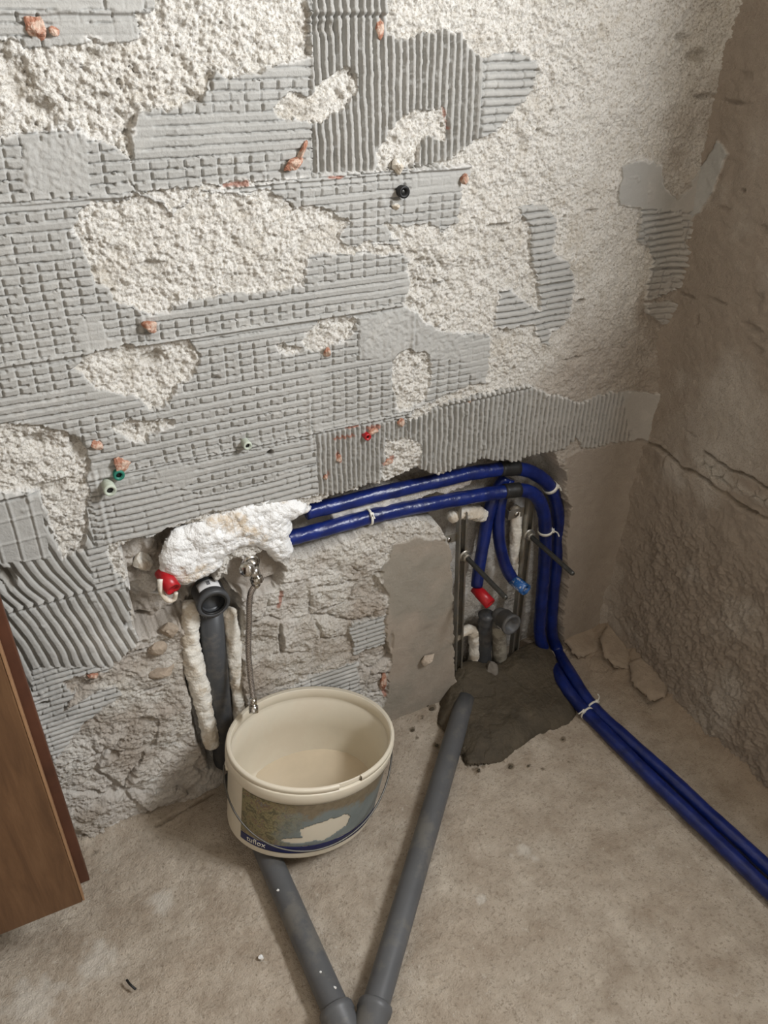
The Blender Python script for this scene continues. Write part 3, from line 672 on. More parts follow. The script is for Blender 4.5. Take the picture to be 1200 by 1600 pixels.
def zip_tie(p, t, r, label, tail=Vector((0, -0.5, 1)), tl=0.018, flat=1.0, name='zip_tie', mat=None, width=0.005):
    t = t.normalized(); root = empty(name, p); root['label'] = label; root['category'] = 'zip tie' if name == 'zip_tie' else 'foam collar'; root['group'] = 'white ties around the blue pipes'
    prof = [(-width / 2, r), (-width / 2, r + .0018), (width / 2, r + .0018), (width / 2, r), (-width / 2, r)]
    lathe('strap', prof, (0, 0, 0), t, mat or M_TIE, root, 28)
    tail = (tail - t * tail.dot(t)).normalized(); b = t.cross(tail)
    V, F = box_vf([(-1, -1, -1, 1, 1, 1)]); c = tail * (r + .002)
    mesh_obj('lock_head', [c + t * v[0] * .0036 + tail * v[1] * .003 + b * v[2] * .004 for v in V], F, mat or M_TIE, root, False)
    q = [c, c + tail * tl * .5 + b * tl * .3, c + tail * tl * .75 + b * tl * .9]
    tube('tail', catmull(q, 4), .0017, mat or M_TIE, root, 8)
    return root
def near(pts, c): 
    i = min(range(1, len(pts) - 1), key=lambda k: (pts[k] - c).length); return pts[i], pts[i + 1] - pts[i - 1]
p, t = near(plpts, W(575, 808, .022)); zip_tie(p, t, R1 * 1.03, 'white tie round the long straight lower blue pipe', Vector((-.3, -1, 1.0)), .012)
p, t = near(pupts, W(860, 760, .03)); zip_tie(p, t, R1 * 1.05, 'white tie on the outer bend of the upper blue pipe', Vector((.6, -1, .6)), .014, width=.009)
p, t = near(plpts, W(851, 828, .015)); zip_tie(p, t, R1 * 1.05, 'white tie below the inner bend of the lower blue pipe', Vector((.9, -.8, .3)), .020, width=.007)
p, t = near(pupts, Fp(928, 1106, .02)); zip_tie(p, t, R1 * 1.05, 'white tie on the right floor pipe beside the wet cement', Vector((.6, .3, .8)), .026)
p, t = near(plpts, Fp(915, 1115, .02)); zip_tie(p, t, R1 * 1.05, 'white tie on the left floor pipe beside the wet cement', Vector((-.6, -.5, .6)), .014)

# ---- drain pipe standing in the left chase --------------------------------
RD = 0.0250
root = empty('drain_riser', (-1.062, 0.012, 0.0)); tag(root, 'dark grey drain riser standing in the wall slot behind the bucket, open socket on top', 'drain pipe')
ox = root.location
top = W(331, 938, -0.012)
tube('riser_pipe', [Vector((-0.002, .022, -0.03)), Vector((0, .010, .10)), Vector((0.004, 0.004, .30)), Vector((top.x - ox.x, 0.002, top.z - .02))], RD, M_GREY, root, 36)
ax = Vector((0.0, -1.0, -0.06)).normalized()
c0 = top + ax * -0.045 - ox
tube('elbow', catmull([Vector((top.x - ox.x, .003, top.z - .045)), Vector((top.x - ox.x, .004, top.z - .018)), c0 + Vector((0, .004, -.004)) + ax * .012, c0 + ax * .03], 6), RD * 1.04, M_GREY, root, 32)
RS = 0.0305
lathe('socket', [(0.0, RD), (0.004, RS), (.040, RS), (.041, RS + .0022), (.0505, RS + .0022), (.053, RS), (.053, RS - .0055), (.040, RS - .0062), (.002, RS - .0062), (.001, 0.0001)], c0 + ax * .006, ax, M_GREY, root, 44)
lathe('seal_ring', [(.046, RS - .0055), (.0525, RS - .0055), (.0525, RS - .0085), (.046, RS - .0085), (.046, RS - .0055)], c0 + ax * .006, ax, M_RUBBER, root, 44)
def patch_on_cyl(name, p0, axis, r, a0, a1, t0, t1, mat, parent, th=.0006, n=14, up=Vector((0, 0, 1))):
    a = axis.normalized(); n1 = (up - a * up.dot(a)).normalized(); n2 = a.cross(n1); V = []; F = []
    for rr in (r, r + th):
        for k in range(n + 1):
            an = a0 + (a1 - a0) * k / n; d = n1 * math.cos(an) + n2 * math.sin(an)
            V += [p0 + a * t0 + d * rr, p0 + a * t1 + d * rr]
    m = 2 * (n + 1)
    for k in range(n):
        i = 2 * k; F += [(i, i + 1, i + 3, i + 2), (m + i, m + i + 2, m + i + 3, m + i + 1), (i, i + 2, m + i + 2, m + i), (i + 1, m + i + 1, m + i + 3, i + 3)]
    F += [(0, m, m + 1, 1), (m - 2, m - 1, 2 * m - 1, 2 * m - 2)]
    return mesh_obj(name, V, F, mat, parent)
lb = patch_on_cyl('sticker', c0 + ax * .006, ax, RS, -0.75, 0.75, .012, .034, M_LAB, root)
for a0, a1, t0, t1 in ((-.10, -.05, .017, .028), (-.02, .03, .017, .028), (.06, .10, .017, .028), (-.02, .10, .0265, .028)):
    patch_on_cyl('print', c0 + ax * .006 + Vector((0, 0, 0)), ax, RS + .0007, a0, a1, t0, t1, M_INK, lb, .0003, 3)
c_ = W(360, 920, -0.03) - ox
V, F = tube_vf(catmull([c_ + Vector((-.016, .012, .016)), c_ + Vector((-.004, .004, .008)), c_ + Vector((.006, 0, -.002)), c_ + Vector((.012, -.002, -.012))], 5), lambda i, t: .004 + .0065 * t, 12, True, lambda i, k: 1 + .18 * math.sin(k * 2.3 + i))
tag(mesh_obj('filler_drip', V, F, M_FILL), 'white filler drip hanging at the right of the grey socket', 'filler')

# ---- foam beads on both sides of the riser --------------------------------
def foam_bead(pts, r0, label, seed):
    path = catmull(pts, 26); o = Vector(path[0]); n = len(path); rr = random.Random(seed)
    ph = [rr.uniform(0, 6) for _ in range(4)]
    def rad(i, t): return r0 * (0.90 + 0.12 * abs(math.sin(i * 0.27 + 0.8 * math.sin(i * .11 + ph[0]))) + 0.10 * math.sin(i * 0.07 + ph[1])) * min(1, (i + 2) / 5, (n - i + 1) / 5)
    V, F = tube_vf([p - o for p in path], rad, 24, True, lambda i, k: 1 + .06 * math.sin(k * 1.1 + i * .21 + ph[2]) + .04 * math.sin(k * 2.3 - i * .9 + ph[3]) + .035 * math.sin(i * 2.1 + k * .8))
    ob = mesh_obj('foam_bead', V, F, M_FOAM); ob.location = o; tag(ob, label, 'foam', 'hardened foam beads beside the riser'); return ob
foam_bead([W(300, 940, .012), W(297, 985, .010), W(301, 1030, .006), W(312, 1075, .004), W(322, 1120, .002), W(332, 1168, .002)], .0195, 'thick rippled white foam bead on the left of the grey riser', 3)
foam_bead([W(357, 950, .014), W(364, 1000, .016), W(368, 1050, .016), W(372, 1090, .016), W(376, 1140, .016)], .0155, 'thinner beige foam bead on the right of the grey riser, behind the hose', 8)
foam_bead([W(700, 1000, .046), W(736, 985, .046), W(742, 1020, .046), W(738, 1048, .046)], .015, 'pale foam bead behind the foot of the left steel rail', 12)
foam_bead([W(806, 790, .046), W(806, 830, .044), W(803, 870, .042), W(802, 900, .040)], .013, 'narrow foam bead on the left of the right steel rail', 15)
foam_bead([W(893, 770, .022), W(889, 800, .020), W(884, 830, .020), W(882, 850, .020)], .010, 'small white foam bead outside the outer pipe bend', 17)
foam_bead([W(700, 810, .040), W(724, 800, .040), W(745, 802, .040), W(755, 806, .044)], .016, 'foam bead above the top of the left steel rail', 19)
foam_bead([W(866, 862, .040), W(862, 910, .040), W(860, 950, .040)], .007, 'thin white foam line between the two falling blue pipes', 21)

# ---- white filler mass over the pipes -------------------------------------
fill_poly = wpoly([(252,872),(262,845),(275,832),(300,822),(330,806),(365,796),(400,786),(440,779),(460,780),(478,785),(487,797),(470,806),(452,812),(455,828),(450,842),(457,858),(452,872),(436,878),(420,862),(400,850),(375,852),(352,866),(345,884),(325,900),(300,908),(285,914),(268,906),(255,894)])
def fh(U, V_, d):
    dd = d + 0.004 * fbm(U, V_, 0.02, 3, 501)
    w_, w2_, _ = worley(U, V_, 0.017, 502)
    return 0.017 * np.sqrt(np.clip(dd / 0.014, 0, 1)) - 0.010 + 0.0030 * (0.6 - w_) + 0.009 * fbm(U, V_, 0.035, 5, 503, .66)
o = relief_blob('filler_mass', fill_poly, 'y', 0.001, fh, M_FILL, 0.002); tag(o, 'lumpy bright white filler mass covering the pipe joint above the hose valve', 'filler')

# ---- plugs -----------------------------------------------------------------
def plug(p0, p1, r, mat, label, name='pipe_plug', lip=True):
    p0 = Vector(p0); a = Vector(p1) - p0; L = a.length; root = empty(name, p0); root['label'] = label; root['category'] = 'pipe plug'
    o_ = lathe('plug_body', [(0, .0001), (0, r * .92), (L * .3, r * .95), (L * .32, r), (L, r), (L, r * .74), (L * .35, r * .70), (L * .35, .0001)], (0, 0, 0), a, mat, root, 28)
    n1 = a.cross(Vector((0, 0, 1))).normalized(); n2 = a.cross(n1).normalized(); a = a.normalized()
    V, F = box_vf([(-1, -1, -1, 1, 1, 1)])
    mesh_obj('grip_bar', [a * (L * .62 + v[0] * L * .3) + n1 * v[1] * r * .72 + n2 * v[2] * r * .12 for v in V], F, mat, root, False)
    return root
plug(W(252, 893, .012), W(271, 921, -.028), .0150, M_RED, 'red plastic plug in the broken wall left of the drain socket')
V, F = tube_vf(catmull([W(250, 905, -.012), W(252, 925, -.020), W(262, 938, -.026), W(272, 936, -.028), W(275, 926, -.03)], 6), lambda i, t: .0055 * (1 - .25 * t), 12)
tag(mesh_obj('filler_curl', V, F, M_FOAM), 'curl of pale foam hanging below the left red plug', 'foam')
plug(W(742, 918, .034), W(766, 944, -.016), .0150, M_RED, 'darker red plastic plug between the two steel rails')
plug(W(802, 906, .014), W(822, 922, -.030), .0150, M_LBLUE, 'light blue plastic plug flecked with white, beside the right steel rail')

# ---- mounting rails with threaded rods --------------------------------------
def rail(top, bot, base_px, label):
    top = Vector(top); bot = Vector(bot); root = empty('mounting_rail', bot); tag(root, label, 'mounting rail', 'steel rails in the wall niche')
    a = (top - bot); L = a.length; a.normalize(); sx = Vector((1, 0, 0)); sx = (sx - a * sx.x).normalized(); sy = a.cross(sx) * -1
    if sy.y > 0: sy = -sy                                  # towards the room
    w, dp, th, lipw = .0150, .022, .0022, .0062
    prof = [(-w, 0), (w, 0), (w, dp), (w - lipw, dp), (w - lipw, dp - th), (w - th, dp - th), (w - th, th), (-w + th, th), (-w + th, dp - th), (-w + lipw, dp - th), (-w + lipw, dp), (-w, dp)]
    V = []; F = []
    for e in (0, L):
        for (u, v) in prof: V.append(a * e + sx * u + sy * (v - dp))
    n = len(prof)
    for k in range(n): F.append((k, (k + 1) % n, n + (k + 1) % n, n + k))
    F += [(n + 0, n + 1, n + 6, n + 7), (n + 1, n + 2, n + 5, n + 6), (n + 2, n + 3, n + 4, n + 5), (n + 0, n + 7, n + 8, n + 11), (n + 11, n + 8, n + 9, n + 10)]
    mesh_obj('channel', V, F, M_STEEL, root, False)
    V, F = box_vf([(0, 0, 0, 1, 1, 1)])
    for k in range(9):                                  # punched slots show as dark bars on the channel's back
        zc = L * (k + .5) / 9
        mesh_obj('slot', [a * (zc + (v[2] - .5) * L * .07) + sx * (v[0] - .5) * .009 + sy * (th - dp + .0004 + v[1] * .0004) for v in V], F, M_RUBBER, root, False)
    b = W(*base_px) - bot
    rod_dir = Vector((0, -1, 0)); b0 = Vector((b.x, .012, b.z))
    prof2 = [(0, .0001)]; q = 0.0
    while q < .178:
        prof2 += [(q, .0050), (q + .0009, .0058), (q + .0018, .0050)]; q += .0018
    prof2 += [(.181, .0042), (.181, .0001)]
    lathe('threaded_rod', prof2, b0, rod_dir, M_RODS, root, 18)
    lathe('nut', [(.0, .005), (.0, .0110), (.001, .0115), (.009, .0115), (.010, .0108), (.010, .005)], Vector((b.x, -.001, b.z)), rod_dir, M_STEEL, root, 6)
    lathe('washer', [(.0, .005), (.0, .0155), (.0022, .0155), (.0022, .005)], Vector((b.x, .002, b.z)), rod_dir, M_STEEL, root, 28)
    return root
rail(W(725, 797, .022), W(717, 1050, .022), (727, 869, .022), 'left steel mounting rail, with threaded rod pointing over the red plug')
rail(W(834, 768, .022), W(803, 1040, .022), (827, 836, .022), 'right steel mounting rail, with threaded rod crossing in front of the blue pipes')
for k, (px, py, lab) in enumerate(((700, 842, 'small grey steel bracket at the left of the left rail'), (806, 802, 'small grey steel bracket behind the top of the right rail'))):
    c = W(px, py, .035); o = boxes('steel_bracket', [(-.022, -.002, -.012, .022, .0, .012), (-.022, -.002, -.012, -.020, .02, .012)], M_STEEL, None, .001); o.location = c; tag(o, lab, 'bracket')
    lathe('bolt_head', [(0, .0001), (0, .006), (.004, .006), (.004, .0001)], (0, -.002, 0), (0, -1, 0), M_CHROME, o, 6)

# ---- grey drain connection between the rails ---------------------------------
e0 = W(782, 1045, .030); root = empty('drain_elbow', e0); tag(root, 'grey drain elbow on a whitish standing pipe between the steel rails', 'drain pipe')
e1 = W(781, 968, .018) - e0
tube('standing_pipe', [Vector((0, .004, -.05)), Vector((0, .002, 0)), e1 + Vector((0, 0, -.030)), e1 + Vector((0, 0, -.004))], .0195, simple('smeared_pipe', (0.34, 0.32, 0.27), 0.6, 0.3, var=.15, scale=20, dirt_tone=((0.20, 0.18, 0.15), .5, 30)), root, 30)
eax = Vector((.05, -1, .12)).normalized()
tube('bend', catmull([e1 + Vector((0, 0, -.012)), e1 + Vector((0, 0, .004)), e1 + Vector((0, -.004, .012)), e1 + Vector((0, -.012, .014)) + eax * .012], 6), .0230, M_GREYD, root, 30)
cap0 = e1 + Vector((0, -.010, .014))
lathe('socket', [(0, .018), (.003, .0255), (.030, .0255), (.031, .0272), (.038, .0272), (.039, .0255), (.039, .020), (.020, .019), (.020, .0001)], cap0, eax, M_GREYD, root, 36)
lb = patch_on_cyl('sticker', cap0, eax, .0256, 1.9, 2.7, .010, .027, M_LAB, root)
patch_on_cyl('print', cap0, eax, .0263, 1.95, 2.65, .017, .020, M_INK, lb, .0003, 6)
f0 = W(752, 1062, .036)
root = empty('drain_coupling', f0); tag(root, 'ribbed dark grey drain coupling half buried at the foot of the left rail', 'drain pipe')
pth = catmull([Vector((0, 0, -.03)), Vector((.002, 0, .02)), W(757, 1000, .036) - f0, W(760, 960, .036) - f0], 10)
tube('ribbed_pipe', pth, lambda i, t: .019 + .0022 * (1 if i % 3 == 0 else 0), M_GREY, root, 28)
o = lump('mortar_lump', W(766, 1046, -.004), (.020, .022, .024), simple('grey_mortar', (0.20, 0.18, 0.155), .8, .3, var=.2, scale=40), 31); tag(o, 'grey mortar lump in front of the ribbed coupling', 'lump')

# ---- valve and braided hose ----------------------------------------------------
v0 = W(392, 880, -.004); root = empty('angle_valve', v0); tag(root, 'small chrome angle valve sticking out of the wall, with braided hose below', 'valve')
lathe('wall_stub', [(0, .0001), (0, .011), (.045, .011), (.045, .0001)], (0, .03, 0), (0, -1, 0), M_CHROME, root, 24)
lathe('flange', [(0, .010), (0, .018), (.003, .0185), (.006, .013)], (0, .004, 0), (0, -1, 0), M_CHROME, root, 28)
hd = Vector((-.9, -.75, .35)).normalized()
lathe('handle_stem', [(0, .0001), (0, .0085), (.018, .0085), (.018, .0001)], (0, -.010, 0), hd, M_CHROME, root, 20)
lathe('handle', [(0, .0001), (0, .013), (.003, .0145), (.016, .0145), (.019, .012), (.019, .0001)], Vector((0, -.010, 0)) + hd * .010, hd, M_CHROME, root, 8)
od = Vector((.10, -.35, -1)).normalized()
lathe('outlet', [(0, .0001), (0, .0105), (.022, .0105), (.022, .0080), (.034, .0080), (.034, .0001)], (0, -.012, 0), od, M_CHROME, root, 24)
lathe('outlet_nut', [(0, .006), (0, .0125), (.001, .0130), (.011, .0130), (.012, .0120), (.012, .006)], Vector((0, -.012, 0)) + od * .022, od, M_CHROME, root, 6)
h0 = v0 + Vector((0, -.012, 0)) + od * .034
hose_pts = [h0, W(391, 930, -.030), W(389, 975, -.034), W(388, 1015, -.042), W(391, 1055, -.056), W(395, 1085, -.072), W(396, 1103, -.084)]
root = empty('braided_hose', h0); tag(root, 'thin braided steel hose hanging from the valve into the bucket', 'hose')
M_BRAID = NT('steel_braid', 0.38, 0.5, 0.75); wv = M_BRAID.n('ShaderNodeTexChecker'); wv.inputs['Scale'].default_value = 420; M_BRAID.l(M_BRAID.co.outputs['Object'], wv.inputs[0])
wv.inputs[1].default_value = (0.48, 0.44, 0.40, 1); wv.inputs[2].default_value = (0.20, 0.17, 0.15, 1); M_BRAID.l(wv.outputs[0], M_BRAID.b.inputs['Base Color']); M_BRAID = M_BRAID.m
hp = [p - h0 for p in catmull(hose_pts, 14)]
tube('braid', hp, .0058, M_BRAID, root, 20, True, lambda i, k: 1 + .05 * (((i + k) % 2) * 2 - 1))
def ferr(i0, i1, r, nm, mat, seg_n=24):
    a = hp[i0]; d = hp[i1] - a
    return lathe(nm, [(0, .0001), (0, r), (d.length, r), (d.length, .0001)], a, d, mat, root, seg_n)
ferr(0, 5, .0078, 'top_ferrule', M_CHROME); ferr(len(hp) - 12, len(hp) - 1, .0075, 'bottom_ferrule', M_CHROME)
dd_ = (hp[-1] - hp[-3]).normalized()
lathe('swivel_nut', [(0, .0001), (0, .0100), (.001, .0108), (.013, .0108), (.014, .010), (.014, .0065), (.004, .006), (.004, .0001)], hp[-1], dd_, M_CHROME, root, 6)

# ---- bucket ---------------------------------------------------------------------
TEAR0, TEAR1, LAB0, LAB1, TEARC, TXT0, WZ = 4.58, 4.87, 3.38, 5.75, 4.50, 3.50, .043
BP = dict(cx=-0.949, cy=-0.164, th=0.118, a=0.177, b=0.144, n=2.003, H=0.202, tp=0.932, tx=-0.053, ty=0.181, z0=0.032)
MB = Matrix.Translation((BP['cx'], BP['cy'], BP['z0'])) @ Matrix.Rotation(BP['ty'], 4, 'Y') @ Matrix.Rotation(BP['tx'], 4, 'X') @ Matrix.Rotation(BP['th'], 4, 'Z')
def brad(ang, z):
    k = BP['tp'] + (1 - BP['tp']) * z / BP['H']
    return BP['a'] * k * math.cos(ang), BP['b'] * k * math.sin(ang)
def ring_pt(ang, z, off=0.0):
    x, y = brad(ang, z); n = Vector((x / BP['a'] ** 2, y / BP['b'] ** 2, 0)).normalized(); return Vector((x, y, z)) + n * off
root = empty('bucket'); root.matrix_world = MB; tag(root, 'oval cream plastic bucket with torn picture label, tilted on the grey pipe', 'bucket')
NB = 96; Hb = BP['H']
def bshell(name, prof, mat, seg_n=NB, a0=0, a1=2 * PI, parent=None, wob=0.0):
    V = []; F = []; full = abs(a1 - a0 - 2 * PI) < 1e-6; cnt = seg_n if full else seg_n + 1
    for (z, off) in prof:
        for k in range(cnt):
            V.append(ring_pt(a0 + (a1 - a0) * k / seg_n, z, off))
    for i in range(len(prof) - 1):
        for k in range(seg_n):
            k2 = (k + 1) % cnt; F.append((i * cnt + k, i * cnt + k2, (i + 1) * cnt + k2, (i + 1) * cnt + k))
    return mesh_obj(name, V, F, mat, parent or root), V, F
prof = [(0.0, -.010), (0.0, -.004), (.004, -.0005), (.008, 0), (Hb * .5, 0), (Hb - .034, 0), (Hb - .030, .0), (Hb - .028, -.001), (Hb - .004, -.0015), (Hb, -.0028), (Hb - .002, -.0045), (Hb - .022, -.0045), (Hb - .026, -.0022), (Hb - .030, -.0072), (Hb * .5, -.0035), (.012, -.0035), (.006, -.006), (.004, -.012)]
V = []; F = []
for (z, off) in prof:
    for k in range(NB): V.append(ring_pt(2 * PI * k / NB, z, off))
for i in range(len(prof) - 1):
    for k in range(NB): F.append((i * NB + k, i * NB + (k + 1) % NB, (i + 1) * NB + (k + 1) % NB, (i + 1) * NB + k))
F.append(tuple(range(NB - 1, -1, -1))); F.append(tuple(range((len(prof) - 1) * NB, len(prof) * NB)))
mesh_obj('body', V, F, M_BUCKET, root)
bshell('rim_band', [(Hb - .036, .0), (Hb - .038, .0035), (Hb - .034, .0062), (Hb - .014, .0062), (Hb - .011, .0048), (Hb - .011, .0)], M_BUCKET)
# upper tear strip: missing on part of the front right
bshell('tear_strip', [(Hb - .011, .0), (Hb - .011, .0040), (Hb - .003, .0048), (Hb + .001, .0030), (Hb + .0005, -.0028)], M_BUCKET, 90, TEAR1, TEAR0 + 2 * PI)
for sgn, nm in ((5.85, 'handle_ear'), (2.9, 'handle_ear')):
    c = ring_pt(sgn, Hb - .044, .003); nn = (ring_pt(sgn, .1, .01) - ring_pt(sgn, .1)).normalized()
    lathe(nm, [(0, .0001), (0, .012), (.005, .011), (.007, .005), (.007, .0001)], c - nn * .003, nn, M_BUCKET, root, 20)
# wire bail hanging down over the front
def bail(t):
    a = 2.9 + 2.95 * t; s_ = math.sin(PI * t)
    z = Hb - .044 - (.112) * s_ ** 0.75
    return ring_pt(a, max(z, .02), .0085 + .010 * (s_ > 0) * (1 - abs(2 * t - 1)) ** .5 * 1.0)
tube('bail_wire', [bail(t / 60) for t in range(61)], .0019, simple('bail_wire', (0.10, 0.095, 0.085), .35, .5, .6), root, 10)
# picture label with a torn-off patch
lm = NT('picture_label', .45, .4)
n1 = lm.noise(26, 5, .65); sep = lm.n('ShaderNodeSeparateXYZ'); lm.l(lm.co.outputs['Object'], sep.inputs[0])
colr = lm.mix(n1, (0.12, 0.145, 0.145), (0.25, 0.28, 0.27))
hgt = lm.math('ADD', sep.outputs[2], lm.math('MULTIPLY', lm.math('SUBTRACT', lm.noise(18, 4, .7), .5), .10))
colr = lm.mix(lm.ramp(hgt, [(.118, (0, 0, 0)), (.132, (1, 1, 1))]), colr, lm.mix(lm.noise(70, 4, .7), (0.10, 0.07, 0.04), (0.30, 0.25, 0.17)))
lft = lm.math('ADD', sep.outputs[0], lm.math('MULTIPLY', lm.math('SUBTRACT', lm.noise(20, 4, .7), .5), .12))
yel = lm.ramp(lm.noise(60, 5, .75, 1.0), [(.44, (0.12, 0.105, 0.06)), (.52, (0.30, 0.27, 0.14)), (.58, (0.17, 0.10, 0.06)), (.66, (0.20, 0.21, 0.19))])
colr = lm.mix(lm.ramp(lm.math('ADD', lft, .5), [(.36, (1, 1, 1)), (.42, (0, 0, 0))]), colr, yel)
colr = lm.mix(lm.ramp(lm.noise(240, 3, .8), [(.70, (0, 0, 0)), (.78, (.5, .5, .5))]), colr, (0.5, 0.48, 0.42)); lm.color(colr)
uu = np.linspace(LAB0, LAB1, 170); vv = np.linspace(.040, Hb - .044, 60)
Pl = np.array([[tuple(ring_pt(a_, z_, .0007)) for z_ in vv] for a_ in uu])
UU, VV = np.meshgrid(uu, vv, indexing='ij'); arc = UU * .16
fbn = fbm(arc, VV, 0.03, 4, 601, .6)
tear = np.hypot((arc - TEARC * .16) / .050, (VV - .078) / .030) + .55 * fbn
tear = np.minimum(tear, np.hypot((arc - (TEARC * .16 - .045)) / .035, (VV - .058) / .007) + .25 * fbn)
keep = (tear > 1.0) & (VV > .040 + .003 * fbm(arc, VV * 0, 0.03, 2, 603)) & ~((UU > LAB1 - .10) & (fbn > .2))
lo = grid_obj('picture_label', Pl, lm.m, keep=keep); lo.parent = root; lo.modifiers.new('s', 'SOLIDIFY').thickness = .0004
vv = np.linspace(.020, .0395, 8); uu2 = np.linspace(LAB0, LAB1, 170)
Pl = np.array([[tuple(ring_pt(a_, z_, .0007)) for z_ in vv] for a_ in uu2])
bo = grid_obj('blue_label_band', Pl, simple('navy_print', (0.010, 0.014, 0.075), .4, .4, var=.2, scale=30)); bo.parent = root; bo.modifiers.new('s', 'SOLIDIFY').thickness = .0004
tag(bo, 'navy blue band along the bottom of the label')
cu = bpy.data.curves.new('txt', 'FONT'); cu.body = 'tuflox'; cu.size = .019; cu.extrude = 0.0003; cu.space_character = 1.05
to = bpy.data.objects.new('txt', cu); COL.objects.link(to)
dg = bpy.context.evaluated_depsgraph_get(); me = bpy.data.meshes.new_from_object(to.evaluated_get(dg)); bpy.data.objects.remove(to)
for v in me.vertices:
    v.co = ring_pt(TXT0 + v.co.x / .160, .025 + v.co.y, .0013 + v.co.z)
me.materials.append(simple('white_print', (0.75, 0.72, 0.62), .5, .3)); to = bpy.data.objects.new('label_lettering', me); COL.objects.link(to); to.parent = bo
# water: level surface cut by the tilted bucket
zw = WZ; Mi = MB.inverted(); cen = None
def inside(x, y):
    q = Mi @ Vector((x, y, zw))
    if q.z < .0045: return False
    k = BP['tp'] + (1 - BP['tp']) * q.z / Hb
    return (q.x / (BP['a'] * k - .0034)) ** 2 + (q.y / (BP['b'] * k - .0034)) ** 2 < 1
c0w = (MB @ Vector((.09, 0, .02))); V = []; N = 120
for k in range(N):
    dx, dy = math.cos(2 * PI * k / N), math.sin(2 * PI * k / N); lo_, hi_ = 0, .4
    for _ in range(26):
        mi = (lo_ + hi_) / 2
        if inside(c0w.x + dx * mi, c0w.y + dy * mi): lo_ = mi
        else: hi_ = mi
    V.append(Vector((c0w.x + dx * lo_, c0w.y + dy * lo_, zw)))
cw = sum(V, Vector()) / N; nV = len(V)
V = V + [Vector((cw.x, cw.y, zw))] + [v + Vector(((cw.x - v.x) * .02, (cw.y - v.y) * .02, -.0015)) for v in V]
F = [(k, (k + 1) % N, N) for k in range(N)] + [(k, N + 1 + k, N + 1 + (k + 1) % N, (k + 1) % N) for k in range(N)] + [tuple(N + 1 + k for k in range(N - 1, -1, -1))]
tag(mesh_obj('water', V, F, M_WATER, None, False), 'shallow cloudy beige water lying in the tilted bucket', 'water')

# ---- grey floor pipes --------------------------------------------------------------
def floor_pipe(pts, cpos, label, r=.0245):
    o = Vector(pts[0]); root = empty('floor_drain_pipe', o); tag(root, label, 'drain pipe', 'grey drain pipes on the floor')
    pp = [Vector(p) - o for p in pts]; tube('pipe', pp, r, M_GREYD, root, 40)
    c = Vector(cpos) - o; a = (pp[-1] - pp[-2]).normalized()
    lathe('socket', [(0, r), (0, r + .0050), (.003, r + .0066), (.014, r + .0066), (.016, r + .0042), (.060, r + .0042), (.062, r)], c, a, M_GREYD, root, 40)
    return root
LP0, LP1 = Fp(423, 1346, .0245), Fp(523, 1574, .0245)
dl = (LP1 - LP0).normalized(); lend = LP1 + dl * .13
st = LP0 - dl * .235
floor_pipe([st, LP0, LP1, lend], LP1 + dl * .002, 'left grey drain pipe on the floor, coming out from under the bucket')
RP0, RP1 = Fp(719, 1120, .0255), Fp(588, 1567, .0255); dr = (RP1 - RP0).normalized(); rend = RP1 + dr * .12
floor_pipe([RP0 - dr * .06, RP0, RP1, rend], RP1 + dr * .002, 'right grey drain pipe on the floor, coming out of the wet cement')
root = empty('pipe_branch', lend); tag(root, 'grey drain branch joining the two floor pipes below the frame', 'drain pipe')
jn = (lend + rend) / 2 + Vector((0, -.16, 0)) - lend
tube('branch_arm', catmull([Vector((0, 0, 0)), dl * .05, jn + Vector((0, .03, 0)), jn, jn + Vector((0, -.45, 0))], 8), .0245, M_GREYD, root, 32)
tube('branch_arm', catmull([rend - lend, rend - lend + dr * .04, jn + Vector((0, .02, 0)), jn + Vector((0, -.01, 0))], 8), .0245, M_GREYD, root, 32)
# small splashes of white on the pipes
def fleck(px, py, z, s, pipe, lab, i):
    c = Fp(px, py, z); o = lump('plaster_fleck', c, (s, s, s * .35), M_FILL, 700 + i, None, .3, 2); tag(o, lab, 'fleck')
fleck(501, 1519, .0495, .0026, 0, 'tiny round white plaster dot on the left floor pipe', 1)
fleck(522, 1543, .046, .0045, 0, 'larger white plaster fleck near the socket of the left floor pipe', 2)
fleck(434, 1391, .049, .0032, 0, 'white plaster fleck on the left floor pipe just below the bucket', 3)
fleck(408, 1496, .004, .006, 0, 'white plaster crumb on the floor left of the left pipe', 4)

# ---- wet cement ------------------------------------------------------------------------
cp = fpoly([(690,1094),(696,1070),(712,1046),(726,1038),(745,1040),(775,1042),(800,1022),(835,1008),(858,1012),(876,1035),(893,1062),(905,1086),(903,1104),(897,1121),(868,1132),(838,1140),(822,1150),(802,1166),(785,1180),(758,1184),(733,1187),(722,1170),(712,1156),(700,1140),(688,1122)], 0.018)
def ch(U, V_, d):
    dd = d + 0.008 * fbm(U, V_, 0.03, 4, 620, .6)
    h = 0.030 * np.sqrt(np.clip((dd + .002) / 0.05, 0, 1)) + 0.006 * fbm(U, V_, 0.07, 4, 621, .55) - .004
    w_, w2_, wi_ = worley(U, V_ * 1.2, 0.06, 622)
    h += 0.004 * (wi_ - .5) * np.clip(d / .01, 0, 1) + 0.0012 * fbm(U, V_, .006, 3, 623) + .035 * sstep(-0.09, 0.03, V_) * np.clip(d / .02, 0, 1)
    return h
o = relief_blob('wet_cement', cp, 'z', 0.0, ch, M_CEM, 0.0022); tag(o, 'dark wet cement patch spread at the foot of the steel rails', 'cement')
